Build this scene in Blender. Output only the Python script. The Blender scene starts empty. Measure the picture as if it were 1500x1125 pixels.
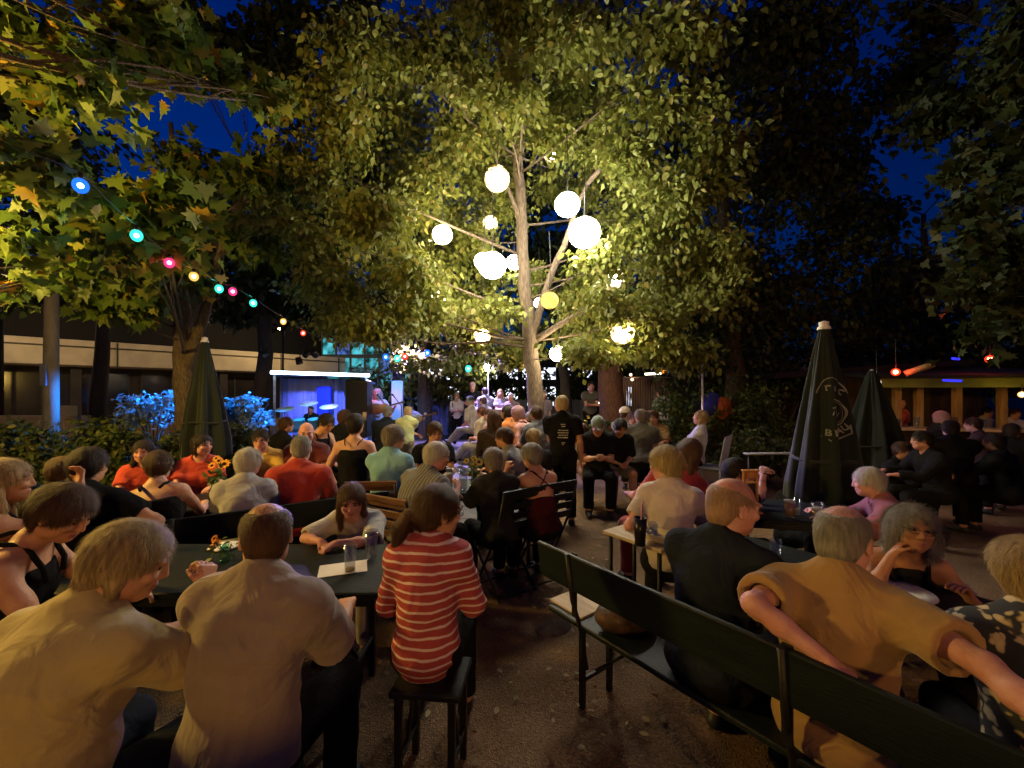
import bpy, math, random
import numpy as np
from mathutils import Vector, Matrix
rad = math.radians
SC = bpy.context.scene
COL = SC.collection
EYE = 1.70          # eye height of the photographer
FPX = 610.0
def at(px, py, d):   # a sight line and a distance give a place in the garden
    return Vector(((px-750)/FPX*d, d, EYE+(575-py)/FPX*d))

# ------------------------------------------------------------------ tags
def tag(o, label=None, cat=None, group=None, kind=None):
    if label: o['label'] = label
    if cat: o['category'] = cat
    if group: o['group'] = group
    if kind: o['kind'] = kind
    return o
def empty(name, loc=(0,0,0), rz=0.0):
    o = bpy.data.objects.new(name, None); COL.objects.link(o)
    o.location = loc; o.rotation_euler = (0,0,rz); o.empty_display_size = .2
    return o
def copy_tree(o, parent=None):
    c = o.copy(); COL.objects.link(c); c.parent = parent
    for ch in list(o.children): copy_tree(ch, c)
    return c

# ------------------------------------------------------------------ materials
MATS = {}
def nodes_of(m):
    m.use_nodes = True
    nt = m.node_tree; nt.nodes.clear()
    out = nt.nodes.new('ShaderNodeOutputMaterial')
    return nt, out
def link(nt, a, b): nt.links.new(a, b)
def pm(name, c1, c2=None, scale=20, rough=.7, bump=.0, bscale=None, stretch=(1,1,1), metal=0, spec=.3, sheen=0, sss=0, detail=4, lo=.35, hi=.65):
    if name in MATS: return MATS[name]
    m = bpy.data.materials.new(name); MATS[name] = m
    nt, out = nodes_of(m); N = nt.nodes
    p = N.new('ShaderNodeBsdfPrincipled'); link(nt, p.outputs[0], out.inputs[0])
    p.inputs['Roughness'].default_value = rough; p.inputs['Metallic'].default_value = metal
    p.inputs['Specular IOR Level'].default_value = spec
    if sheen: p.inputs['Sheen Weight'].default_value = sheen
    if sss:
        p.inputs['Subsurface Weight'].default_value = sss
        p.inputs['Subsurface Radius'].default_value = (.02,.008,.004)
    tc = N.new('ShaderNodeTexCoord'); mp = N.new('ShaderNodeMapping'); link(nt, tc.outputs['Object'], mp.inputs[0])
    mp.inputs['Scale'].default_value = stretch
    no = N.new('ShaderNodeTexNoise'); no.inputs['Scale'].default_value = scale; no.inputs['Detail'].default_value = detail
    link(nt, mp.outputs[0], no.inputs['Vector'])
    if c2 is None: c2 = tuple(x*.72 for x in c1)
    rp = N.new('ShaderNodeValToRGB'); rp.color_ramp.elements[0].position = lo; rp.color_ramp.elements[1].position = hi
    rp.color_ramp.elements[0].color = (*c1,1); rp.color_ramp.elements[1].color = (*c2,1)
    link(nt, no.outputs['Fac'], rp.inputs[0]); link(nt, rp.outputs[0], p.inputs['Base Color'])
    if bump:
        n2 = N.new('ShaderNodeTexNoise'); n2.inputs['Scale'].default_value = bscale or scale*3; n2.inputs['Detail'].default_value = 5
        link(nt, mp.outputs[0], n2.inputs['Vector'])
        b = N.new('ShaderNodeBump'); b.inputs['Strength'].default_value = bump; b.inputs['Distance'].default_value = .01
        link(nt, n2.outputs['Fac'], b.inputs['Height']); link(nt, b.outputs[0], p.inputs['Normal'])
        if name.startswith('cloth_'): crease(nt, mp.outputs[0], b)
    return m
def crease(nt, vec, b):
    N=nt.nodes; n3=N.new('ShaderNodeTexNoise'); n3.inputs['Scale'].default_value=6.5; n3.inputs['Detail'].default_value=2.5; n3.inputs['Distortion'].default_value=1.6
    link(nt, vec, n3.inputs['Vector']); b2=N.new('ShaderNodeBump'); b2.inputs['Strength'].default_value=.6; b2.inputs['Distance'].default_value=.028
    link(nt, n3.outputs['Fac'], b2.inputs['Height']); link(nt, b2.outputs[0], b.inputs['Normal'])
def emi(name, col, s, var=0, scale=30):
    if name in MATS: return MATS[name]
    m = bpy.data.materials.new(name); MATS[name] = m
    nt, out = nodes_of(m); e = nt.nodes.new('ShaderNodeEmission')
    e.inputs[0].default_value = (*col,1); e.inputs[1].default_value = s
    if var:
        tc = nt.nodes.new('ShaderNodeTexCoord'); no = nt.nodes.new('ShaderNodeTexNoise'); no.inputs['Scale'].default_value = scale
        mr = nt.nodes.new('ShaderNodeMapRange'); mr.inputs['From Min'].default_value=.35; mr.inputs['From Max'].default_value=.65
        mr.inputs['To Min'].default_value = s*(1-var); mr.inputs['To Max'].default_value = s*(1+var)
        link(nt, tc.outputs['Object'], no.inputs['Vector']); link(nt, no.outputs['Fac'], mr.inputs['Value']); link(nt, mr.outputs[0], e.inputs[1])
    link(nt, e.outputs[0], out.inputs[0]); return m
def glass(name, col=(1,1,1), rough=.02, trans=1.0):
    if name in MATS: return MATS[name]
    m = bpy.data.materials.new(name); MATS[name] = m
    nt, out = nodes_of(m); p = nt.nodes.new('ShaderNodeBsdfPrincipled')
    p.inputs['Base Color'].default_value = (.5,.5,.5,1); p.inputs['Roughness'].default_value = max(rough,.08); p.inputs['Metallic'].default_value=.9
    tr = nt.nodes.new('ShaderNodeBsdfTransparent'); tr.inputs[0].default_value=(*col,1); mx = nt.nodes.new('ShaderNodeMixShader'); mx.inputs[0].default_value=.20
    link(nt, tr.outputs[0], mx.inputs[1]); link(nt, p.outputs[0], mx.inputs[2])
    tc = nt.nodes.new('ShaderNodeTexCoord'); no = nt.nodes.new('ShaderNodeTexNoise'); no.inputs['Scale'].default_value = 60
    b = nt.nodes.new('ShaderNodeBump'); b.inputs['Strength'].default_value=.15; b.inputs['Distance'].default_value=.002
    link(nt, tc.outputs['Object'], no.inputs['Vector']); link(nt, no.outputs['Fac'], b.inputs['Height']); link(nt, b.outputs[0], p.inputs['Normal'])
    link(nt, mx.outputs[0], out.inputs[0]); return m
def leafmat(name, cols, trans=.35, rough=.55):
    if name in MATS: return MATS[name]
    m = bpy.data.materials.new(name); MATS[name] = m
    nt, out = nodes_of(m); N = nt.nodes
    g = N.new('ShaderNodeNewGeometry'); rp = N.new('ShaderNodeValToRGB'); cr = rp.color_ramp
    while len(cr.elements) < len(cols): cr.elements.new(.5)
    for e, (pos, c) in zip(cr.elements, cols): e.position = pos; e.color = (*c,1)
    link(nt, g.outputs['Random Per Island'], rp.inputs[0])
    p = N.new('ShaderNodeBsdfPrincipled'); p.inputs['Roughness'].default_value = rough; p.inputs['Specular IOR Level'].default_value=.35
    t = N.new('ShaderNodeBsdfTranslucent'); mx = N.new('ShaderNodeMixShader'); mx.inputs[0].default_value = trans
    link(nt, rp.outputs[0], p.inputs['Base Color']); link(nt, rp.outputs[0], t.inputs[0])
    link(nt, p.outputs[0], mx.inputs[1]); link(nt, t.outputs[0], mx.inputs[2]); link(nt, mx.outputs[0], out.inputs[0])
    return m

# ------------------------------------------------------------------ meshes
def mesh_np(name, V, F, mat, smooth=False, mi=None, mats=None):
    """V (n,3); F (m,k) polygons of k corners each."""
    me = bpy.data.meshes.new(name)
    V = np.ascontiguousarray(V, dtype=np.float32); F = np.ascontiguousarray(F, dtype=np.int32)
    me.vertices.add(len(V)); me.vertices.foreach_set('co', V.ravel())
    k = F.shape[1]; me.loops.add(F.size); me.loops.foreach_set('vertex_index', F.ravel())
    me.polygons.add(len(F)); me.polygons.foreach_set('loop_start', np.arange(0, F.size, k, dtype=np.int32))
    me.polygons.foreach_set('loop_total', np.full(len(F), k, dtype=np.int32))
    for mm in (mats or [mat]): me.materials.append(mm)
    if mi is not None: me.polygons.foreach_set('material_index', mi.astype(np.int32))
    if smooth: me.polygons.foreach_set('use_smooth', np.ones(len(F), dtype=bool))
    me.update(calc_edges=True); me.validate()
    return me
def obj(name, me, parent=None, loc=None):
    o = bpy.data.objects.new(name, me); COL.objects.link(o)
    if parent is not None: o.parent = parent
    if loc is not None: o.location = loc
    return o
class MB:
    def __init__(s): s.v = []; s.f = []; s.sm = []
    def add(s, vs, fs, smooth=False):
        b = len(s.v); s.v += [tuple(v) for v in vs]; s.f += [[i+b for i in f] for f in fs]; s.sm += [smooth]*len(fs); return s
    def box(s, c, size, rot=None, ch=.004):
        x, y, z = (q/2 for q in size); ch = min(ch, x*.45, y*.45, z*.45)
        vs = []; idx = {}
        for sx in (-1,1):
            for sy in (-1,1):
                for sz in (-1,1):
                    for a in range(3):
                        p = [sx*(x-ch), sy*(y-ch), sz*(z-ch)]; p[a] = (sx,sy,sz)[a]*(x,y,z)[a]
                        idx[(sx,sy,sz,a)] = len(vs); vs.append(Vector(p))
        fs = []
        I = idx
        for a in range(3):
            b, d = [(1,2),(2,0),(0,1)][a]
            for sg in (-1,1):
                q = []
                for (u,w) in ((-1,-1),(1,-1),(1,1),(-1,1)):
                    k = [0,0,0]; k[a]=sg; k[b]=u; k[d]=w; q.append(I[(*k,a)])
                fs.append(q if sg>0 else q[::-1])
        for a in range(3):
            b, d = [(1,2),(2,0),(0,1)][a]
            for u in (-1,1):
                for w in (-1,1):
                    k0=[0,0,0]; k0[b]=u; k0[d]=w
                    k1=list(k0); k0[a]=-1; k1[a]=1
                    q=[I[(*k0,b)],I[(*k1,b)],I[(*k1,d)],I[(*k0,d)]]
                    fs.append(q if u*w<0 else q[::-1])
        for sx in (-1,1):
            for sy in (-1,1):
                for sz in (-1,1):
                    q=[I[(sx,sy,sz,0)],I[(sx,sy,sz,1)],I[(sx,sy,sz,2)]]
                    fs.append(q if sx*sy*sz>0 else q[::-1])
        M = Matrix.Identity(3) if rot is None else (rot if isinstance(rot, Matrix) else Matrix.Rotation(rot,3,'Z'))
        c = Vector(c)
        return s.add([M@v+c for v in vs], fs)
    def tube(s, pts, r, n=8, cap=True, closed=False):
        pts = [Vector(p) for p in pts]; m = len(pts)
        rs = r if isinstance(r,(list,tuple)) else [r]*m
        vs=[]; fs=[]; prev=None
        for i,p in enumerate(pts):
            if closed: t = pts[(i+1)%m]-pts[i-1]
            else: t = pts[min(i+1,m-1)]-pts[max(i-1,0)]
            t.normalize()
            if prev is None:
                a = Vector((0,0,1)) if abs(t.z)<.9 else Vector((1,0,0))
                u = t.cross(a).normalized()
            else:
                u = (prev - t*prev.dot(t)).normalized()
            prev = u; w = t.cross(u)
            for k in range(n):
                a = 2*math.pi*k/n; vs.append(p+(u*math.cos(a)+w*math.sin(a))*rs[i])
        for i in range(m if closed else m-1):
            j=(i+1)%m
            for k in range(n):
                k2=(k+1)%n; fs.append([i*n+k,i*n+k2,j*n+k2,j*n+k])
        s.add(vs,fs,True)
        if cap and not closed:
            b=len(s.v)-len(vs)
            s.f.append([b+k for k in range(n)][::-1]); s.sm.append(False)
            s.f.append([b+(m-1)*n+k for k in range(n)]); s.sm.append(False)
        return s
    def lathe(s, prof, c=(0,0,0), n=24, fold=None, M=None):
        vs=[]; fs=[]; c=Vector(c); m=len(prof)
        for i,(r,z) in enumerate(prof):
            for k in range(n):
                a=2*math.pi*k/n; rr = r*(fold(a,z,i/(m-1)) if fold else 1)
                v=Vector((rr*math.cos(a),rr*math.sin(a),z)); vs.append((M@v if M else v)+c)
        for i in range(m-1):
            for k in range(n):
                k2=(k+1)%n; fs.append([i*n+k,i*n+k2,(i+1)*n+k2,(i+1)*n+k])
        return s.add(vs,fs,True)
    def ball(s, c, r, n=12, sc=(1,1,1), M=None):
        prof=[(r*math.sin(math.pi*i/n)+1e-5, -r*math.cos(math.pi*i/n)) for i in range(n+1)]
        vs0=len(s.v); s.lathe(prof, (0,0,0), max(8,int(n*1.5)))
        for i in range(vs0,len(s.v)):
            v=Vector(s.v[i]); v=Vector((v.x*sc[0],v.y*sc[1],v.z*sc[2]))
            if M: v=M@v
            s.v[i]=tuple(v+Vector(c))
        return s
    def build(s, name, mat, parent=None, loc=None):
        me = bpy.data.meshes.new(name); me.from_pydata(s.v, [], s.f); me.materials.append(mat)
        me.polygons.foreach_set('use_smooth', s.sm); me.update()
        return obj(name, me, parent, loc)

# ------------------------------------------------------------------ distance fields -> one continuous skin
def v3(*a): return np.array(a, dtype=np.float64)
def _cone(P, a, b, ra, rb):
    ba = b-a; L2 = float(ba@ba)+1e-12
    px = P[0]-a[0]; py = P[1]-a[1]; pz = P[2]-a[2]
    h = np.clip((px*ba[0]+py*ba[1]+pz*ba[2])/L2, 0, 1)
    return np.sqrt((px-ba[0]*h)**2+(py-ba[1]*h)**2+(pz-ba[2]*h)**2) - (ra+(rb-ra)*h)
def _ell(P, c, r, M):
    px = P[0]-c[0]; py = P[1]-c[1]; pz = P[2]-c[2]
    q = [(M[0][i]*px+M[1][i]*py+M[2][i]*pz) for i in range(3)]
    k0 = np.sqrt((q[0]/r[0])**2+(q[1]/r[1])**2+(q[2]/r[2])**2)
    k1 = np.sqrt((q[0]/r[0]**2)**2+(q[1]/r[1]**2)**2+(q[2]/r[2]**2)**2)+1e-9
    return k0*(k0-1)/k1
I3 = np.eye(3)
class Field:
    """A list of tapered rods and ellipsoids, melted together."""
    def __init__(s): s.p = []
    def cone(s, a, b, ra, rb=None, k=.02, sub=False, clip=None):
        rb = ra if rb is None else rb
        a=np.asarray(a,float); b=np.asarray(b,float); r=max(ra,rb)
        s.p.append(('c',(a,b,ra,rb),k,sub,clip,np.minimum(a,b)-r,np.maximum(a,b)+r)); return s
    def ell(s, c, r, M=I3, k=.02, sub=False, clip=None):
        c=np.asarray(c,float); R=max(r)
        s.p.append(('e',(c,r,np.asarray(M,float)),k,sub,clip,c-R,c+R)); return s
    def bounds(s):
        lo=np.min([q[5] for q in s.p if not q[3]],axis=0); hi=np.max([q[6] for q in s.p if not q[3]],axis=0); return lo,hi
    def mesh(s, h, fine=None, hf=None, cut=None):
        lo,hi = s.bounds(); lo=lo-2.5*h; hi=hi+2.5*h
        if cut is not None: lo=np.maximum(lo,cut[0]); hi=np.minimum(hi,cut[1])
        ax=[]
        for d in range(3):
            seg=[]; x=lo[d]
            while x < hi[d]+h:
                seg.append(x)
                st=h
                if fine:
                    for (a,b) in fine:
                        if a[d]-h <= x <= b[d]: st=hf; break
                x+=st
            ax.append(np.array(seg))
        F=np.full([len(a) for a in ax], .3, dtype=np.float32)
        for (t,ar,k,sub,clip,a,b) in s.p:
            e=max(k,.004)+2.2*h
            sl=[slice(max(0,np.searchsorted(ax[d],a[d]-e)-1), min(len(ax[d]),np.searchsorted(ax[d],b[d]+e)+1)) for d in range(3)]
            if any(q.stop-q.start<1 for q in sl): continue
            P=(ax[0][sl[0]][:,None,None],ax[1][sl[1]][None,:,None],ax[2][sl[2]][None,None,:])
            d=_cone(P,*ar) if t=='c' else _ell(P,*ar)
            if clip:
                for (cp,cn) in clip: d=np.maximum(d,(P[0]-cp[0])*cn[0]+(P[1]-cp[1])*cn[1]+(P[2]-cp[2])*cn[2])
            G=F[tuple(sl)]
            if sub:
                hh=np.maximum(k-np.abs(G+d),0)/k
                F[tuple(sl)]=np.maximum(G,-d)+hh*hh*k*.25
            else:
                hh=np.maximum(k-np.abs(G-d),0)/k
                F[tuple(sl)]=np.minimum(G,d)-hh*hh*k*.25
        return nets(F,ax)
def nets(F, ax):
    S = F<0
    for a in (0,-1):   # close the skin at the grid's edge
        S[a]=False; S[:,a]=False; S[:,:,a]=False
    F=np.where(S,F,np.maximum(F,1e-5))
    c=S[:-1,:-1,:-1].astype(np.int8)
    tot=np.zeros_like(c)
    for i in (0,1):
        for j in (0,1):
            for k in (0,1):
                tot+=S[i:i+c.shape[0],j:j+c.shape[1],k:k+c.shape[2]]
    A=np.argwhere((tot>0)&(tot<8)); n=len(A)
    ix=np.full(c.shape,-1,dtype=np.int32); ix[A[:,0],A[:,1],A[:,2]]=np.arange(n)
    C=[(i,j,k) for i in (0,1) for j in (0,1) for k in (0,1)]
    val={q:F[A[:,0]+q[0],A[:,1]+q[1],A[:,2]+q[2]] for q in C}
    acc=np.zeros((n,3)); cnt=np.zeros(n)
    for q in C:
        for d in range(3):
            if q[d]==0:
                r=list(q); r[d]=1; r=tuple(r); a=val[q]; b=val[r]; m=(a<0)!=(b<0)
                t=np.where(m,a/(a-b+np.where(m,0,1e9)),0)
                p=np.zeros((n,3)); p[:,0]=q[0];p[:,1]=q[1];p[:,2]=q[2]; p[:,d]=t
                acc+=p*m[:,None]; cnt+=m
    fr=acc/np.maximum(cnt,1)[:,None]
    V=np.stack([ax[d][A[:,d]]+fr[:,d]*(ax[d][A[:,d]+1]-ax[d][A[:,d]]) for d in range(3)],axis=1)
    Q=[]
    for d in range(3):
        e,f=(d+1)%3,(d+2)%3
        s0=[slice(None)]*3; s1=[slice(None)]*3; s0[d]=slice(0,-1); s1[d]=slice(1,None)
        D=(S[tuple(s0)].astype(np.int8)-S[tuple(s1)].astype(np.int8))
        for sg in (1,-1):
            E=np.argwhere(D==sg)
            ok=(E[:,e]>0)&(E[:,f]>0)&(E[:,e]<c.shape[e])&(E[:,f]<c.shape[f]); E=E[ok]
            q=[]
            for (u,w) in ((-1,-1),(0,-1),(0,0),(-1,0)):
                G=E.copy(); G[:,e]+=u; G[:,f]+=w; q.append(ix[G[:,0],G[:,1],G[:,2]])
            if sg<0: q=q[::-1]
            Q.append(np.stack(q,axis=1))
    Q=np.concatenate(Q); Q=Q[(Q>=0).all(axis=1)]
    return V,Q
def relax(V,Q,it=1,lam=.5):
    E=np.concatenate([Q[:,[0,1]],Q[:,[1,2]],Q[:,[2,3]],Q[:,[3,0]]]); E=np.concatenate([E,E[:,::-1]])
    for _ in range(it):
        S=np.stack([np.bincount(E[:,0],weights=V[E[:,1],d],minlength=len(V)) for d in range(3)],axis=1)
        c=np.bincount(E[:,0],minlength=len(V))[:,None]; V=V*(1-lam)+lam*S/np.maximum(c,1)
    return V
def normals(V,Q):
    fn=np.cross(V[Q[:,2]]-V[Q[:,0]],V[Q[:,3]]-V[Q[:,1]])
    N=np.zeros_like(V)
    for k in range(4):
        for d in range(3): N[:,d]+=np.bincount(Q[:,k],weights=fn[:,d],minlength=len(V))
    return N/(np.linalg.norm(N,axis=1)[:,None]+1e-12)
def wob(V, freq, seed, n=5):
    r=np.random.RandomState(seed); P=V*freq
    w=P+.6*np.sin(P[:,[1,2,0]]*1.7+r.rand(3)*6)
    o=np.zeros(len(V))
    for i in range(n):
        d=r.randn(3); d/=np.linalg.norm(d); o+=np.sin(w@d*(1+.5*i)*1.3+r.rand()*6.3)/(1+.35*i)
    return o/n*1.6
# ------------------------------------------------------------------ people
def R3(axis, deg):
    return np.array(Matrix.Rotation(rad(deg),3,axis))
def unit(v): v=np.asarray(v,float); return v/(np.linalg.norm(v)+1e-9)
def ik(S,T,L1,L2,hint):
    d=T-S; D=np.linalg.norm(d)
    if D>(L1+L2)*.995: T=S+d/D*(L1+L2)*.995; d=T-S; D=np.linalg.norm(d)
    a=(L1*L1-L2*L2+D*D)/(2*D); h=math.sqrt(max(L1*L1-a*a,0))
    u=d/D; n=hint-u*(hint@u); n=unit(n)
    return S+u*a+n*h, T
SKIN={}
def skin(kind):
    c={'fair':((.60,.36,.26),(.52,.27,.18)),'warm':((.55,.30,.19),(.46,.22,.13)),'tan':((.45,.23,.13),(.38,.17,.09)),'pink':((.60,.33,.28),(.50,.22,.18))}[kind]
    return pm('skin_'+kind, c[0], c[1], scale=9, rough=.52, bump=.25, bscale=90, spec=.35, sss=.08)
HAIRC={'brown':((.045,.022,.011),(.10,.05,.025)),'dark':((.012,.009,.008),(.035,.022,.016)),'white':((.62,.60,.55),(.42,.40,.37)),
 'fuzz':((.40,.25,.17),(.28,.18,.12)),'gray':((.30,.28,.25),(.15,.14,.125)),'blond':((.48,.34,.16),(.24,.16,.08)),'ashen':((.56,.43,.20),(.24,.18,.09)),'reddish':((.18,.06,.025),(.09,.03,.015)),'pinkish':((.50,.30,.30),(.36,.2,.22)),'salt':((.33,.30,.27),(.10,.085,.07))}
def hairmat(k):
    a,b=HAIRC[k]; return pm('hair_'+k, a, b, scale=26, stretch=(3.2,3.2,.45), rough=.55, bump=.5, bscale=120, spec=.3, lo=.3,hi=.7)
DARK=lambda: pm('pupil_dark',(.02,.015,.012),rough=.25)
LIP=lambda: pm('lips',(.40,.17,.13),(.34,.13,.10),rough=.45)
def person(px,py,D,yaw,label,lean=8,side=0,hunch=8,hyaw=0,hpit=0,htilt=0,sex='m',w=1.0,belly=0,sk='warm',hair=('short','brown'),
           top=None,legs=None,arms=('table','table'),pose='sit',leg=None,glasses=False,extra=None,seat=.46,det=0,shoes=None,hscale=1.0,group=None,twist=0,name='person'):
    """top: dict(mat, style tee|long|tank|strap|shirt, sleeve 0..2, hem); arms: right,left; det 0 near 1 middle 2 far"""
    # ---- skeleton, facing +Y
    f=0.0
    def frame(pit,roll,yw): return R3('Z',-yw)@R3('X',-pit)@R3('Y',roll)
    A1=frame(lean,side,0); A2=frame(lean+hunch,side,twist); 
    P0=v3(0,0,.10)
    up=v3(0,0,1)
    fem = sex=='f'
    P=P0; W=P+A1@v3(0,0,.15); Cc=P+A1@v3(0,0,.30); UC=Cc+A2@v3(0,0,.11); NB=UC+A2@v3(0,-.012,.095)
    AH=frame(lean*.35+hunch*.3+hpit, side*.4+htilt, twist+hyaw)
    HB=NB+ (A2@v3(0,.012,.05)+AH@v3(0,.012,.05))
    HC=HB+AH@v3(0,.012,.075)
    standing = pose=='stand'
    base = .90 if standing else None
    target=at(px,py,D)
    hz=HC[2]
    if standing: s=float(np.clip(target.z/(hz-.10+.93),.86,1.1)); seatz=target.z-s*(hz); 
    else: s=float(np.clip((target.z-seat)/hz,.88,1.10)); seatz=target.z-s*hz
    L=lambda p: v3(0,0,seatz)+s*p
    P,W,Cc,UC,NB,HB,HC=[L(q) for q in (P,W,Cc,UC,NB,HB,HC)]
    # root on the ground under the pelvis
    c,sn=math.cos(rad(yaw)),math.sin(rad(yaw))
    hx=HC[0]*c+HC[1]*sn; hy=-HC[0]*sn+HC[1]*c
    loc=(target.x-hx, target.y-hy, 0)
    h0,h1=[(.0085,.0036),(.012,.006),(.018,.010)][det]
    sw=(.150 if fem else .172)*w*s
    Sh=[UC+A2@v3(sg*sw,.0,.035*s) for sg in (1,-1)]
    B=Field()
    S_=s
    tw=(.9 if fem else 1.0)*w
    # torso
    T=Field()
    def torso(Fd,g=0,shoulders=True,clip=None):
        Fd.ell(P+A1@v3(0,-.01,0)*S_,[(.165*tw+g)*S_,(.125*w+g)*S_,(.115+g)*S_],A1,k=.05,clip=clip)
        Fd.ell(W+A1@v3(0,.005+belly*.5,0)*S_,[(.137*tw+belly+g)*S_,(.105*w+belly*.6+g)*S_,(.15+g)*S_],A1,k=.06,clip=clip)
        Fd.ell(Cc+A2@v3(0,.0,.03)*S_,[(.150*tw+g)*S_,(.112*w+g)*S_,(.17+g)*S_],A2,k=.06,clip=clip)
        if fem:
            for sg in (1,-1): Fd.ell(Cc+A2@v3(sg*.07,.085,.03)*S_,[(.062+g)*S_,(.058+g)*S_,(.062+g)*S_],A2,k=.04,clip=clip)
        if shoulders:
            Fd.cone(Sh[0]*.94+Sh[1]*.06+A2@v3(0,-.008,-.012)*S_,Sh[1]*.94+Sh[0]*.06+A2@v3(0,-.008,-.012)*S_,(.056+g)*S_,(.056+g)*S_,k=.06,clip=clip)
            for sg in (0,1):
                Fd.cone(NB+A2@v3(0,-.005,.03)*S_,Sh[sg]*.8+NB*.2+A2@v3(0,0,-.01)*S_,(.042+g)*S_,(.050+g)*S_,k=.05,clip=clip)
    torso(B)
    nr=.050 if fem else .059
    B.cone(NB+A2@v3(0,.004,-.02)*S_,HB+AH@v3(0,0,.03)*S_,nr*S_,(nr-.002)*S_,k=.03)
    # head
    hs=s*hscale*1.0
    def H(x,y,z): return HC+AH@v3(x,y,z)*hs
    def HE(Fd,x,y,z,a,b,c_,k=.015,sub=False,g=0,M=None,clip=None): Fd.ell(H(x,y,z),[(a+g)*hs,(b+g)*hs,(c_+g)*hs],AH if M is None else AH@M,k=k,sub=sub,clip=clip)
    HE(B,0,-.015,.032,.075,.094,.083,k=.03)
    HE(B,0,.030,-.022,.060,.064,.080,k=.03)
    HE(B,0,.056,-.082,.034 if not fem else .029,.034,.030,k=.03)
    for sg in (1,-1):
        HE(B,sg*.045,.012,-.055,.020,.045,.032,k=.03)          # jaw
        HE(B,sg*.040,.070,-.018,.022,.020,.018,k=.015)         # cheek
        if det<2:
            HE(B,sg*.031,.098,.012,.020,.016,.012,k=.010,sub=True)  # socket
            HE(B,sg*.031,.076,.010,.0135,.0135,.0125,k=.002)     # eye
            HE(B,sg*.032,.083,.030,.024,.012,.007,k=.012)      # brow
        HE(B,sg*.077,-.006,-.004,.009,.019,.032,k=.006,M=R3('Z',-sg*18)@R3('X',8))
        if det==0: HE(B,sg*.084,.001,-.002,.005,.010,.018,k=.005,sub=True)
    B.cone(H(0,.089,.020),H(0,.104,-.021),.0085*hs,.0120*hs,k=.012)
    for sg in (1,-1): B.cone(H(sg*.010,.096,-.026),H(sg*.012,.094,-.028),.0085*hs,k=.006)
    HE(B,0,.088,-.052,.023,.012,.0065,k=.006); HE(B,0,.086,-.064,.019,.012,.007,k=.006)
    # arms
    L1,L2=.275*s,.245*s
    arm=[]
    TB=.80
    for i,sg in ((0,1),(1,-1)):
        a=arms[i]; S=Sh[i]; hint=v3(sg*.42,-.45,-.8)
        if a=='table': t=v3(sg*.13,S[1]+.37,.785); pn=v3(0,0,-1); cu=.5
        elif a=='lap': t=v3(sg*.09,.30,seatz+.22); pn=v3(0,0,-1); cu=.5
        elif a=='down': t=v3(S[0]+sg*.06,S[1]+.05,S[2]-.50*s); pn=v3(-sg,0,0); cu=.4; hint=v3(sg*.3,-1,0)
        elif a=='chin': t=HC+AH@v3(sg*.085,.075,-.130)*hs; hint=v3(sg*.5,.1,-1); cu=1.3; pn=v3(-sg*.7,-.6,0)
        elif a=='cheek': t=HC+AH@v3(sg*.105,.06,-.15)*hs; hint=v3(sg*.6,.1,-1); cu=1.0; pn=v3(-sg,-.2,.2)
        elif a=='phone': t=v3(sg*.05,S[1]+.30,S[2]-.22); cu=1.0; pn=v3(-sg,.2,.3)
        elif a=='clap': t=v3(sg*.03,S[1]+.30,S[2]-.12); cu=.5; pn=v3(-sg,0,0)
        elif a=='fold': t=v3(-sg*.10,S[1]+.26,S[2]-.27); cu=.5; pn=v3(0,-1,0); hint=v3(sg,-.2,-.8)
        elif a=='cup': t=v3(sg*.06,S[1]+.30,S[2]-.10); cu=1.2; pn=v3(-sg,0,0)
        elif a=='guitar_neck': t=v3(sg*.45,.22,seatz+.45); cu=1.3; pn=v3(0,-1,0)
        elif a=='guitar_body': t=v3(sg*.02,.20,seatz+.22); cu=.7; pn=v3(0,-1,0)
        elif isinstance(a,dict):
            t=v3(*a['t']);  cu=a.get('c',.6); pn=v3(*a.get('n',(0,0,-1))); hint=v3(*a.get('h',tuple(hint)))
            if a.get('rel'): t=S+t
        E,t=ik(S,t,L1,L2,hint)
        if isinstance(a,dict) and 'ew' in a:
            def wl(p): dx,dy=p[0]-loc[0],p[1]-loc[1]; return v3(dx*c-dy*sn,dx*sn+dy*c,p[2])
            E=S+unit(wl(a['ew'])-S)*L1; t=E+unit(wl(a['tw'])-E)*L2
        arm.append((S,E,t,sg,pn,cu,a))
        m=.9 if fem else 1.0; m*=(w*.5+.5)
        B.cone(S,S*.45+E*.55,.052*m*s,.044*m*s,k=.04); B.cone(S*.5+E*.5,E,.044*m*s,.036*m*s,k=.02)
        B.cone(E,E*.6+t*.4,.037*m*s,.038*m*s,k=.02); B.cone(E*.6+t*.4,t,.037*m*s,.025*m*s,k=.02)
        # hand
        d=unit(t-E)
        if isinstance(a,dict) and 'd' in a: d=unit(v3(*a['d']))
        elif a=='table': d=unit(v3(-sg*.45,.85,-.12))
        elif a in ('chin','cheek'): d=unit(d+AH@v3(-sg*.25,-.1,.55))
        n=unit(pn-d*(pn@d)); x=np.cross(d,n)      # x: across the palm
        if (x@v3(sg,0,0))<0 and a not in ('down',): pass
        thumb_side = -1 if ((np.cross(d,n))@v3(1,0,0))*sg>0 else 1
        hsz=(.9 if fem else 1.0)*s
        palm=t+d*.045*hsz
        for q in (-1.5,-.5,.5,1.5):
            B.cone(t+x*q*.009*hsz+d*.008,t+d*.082*hsz+x*q*.0195*hsz,.0135*hsz,.0115*hsz,k=.012)
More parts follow.
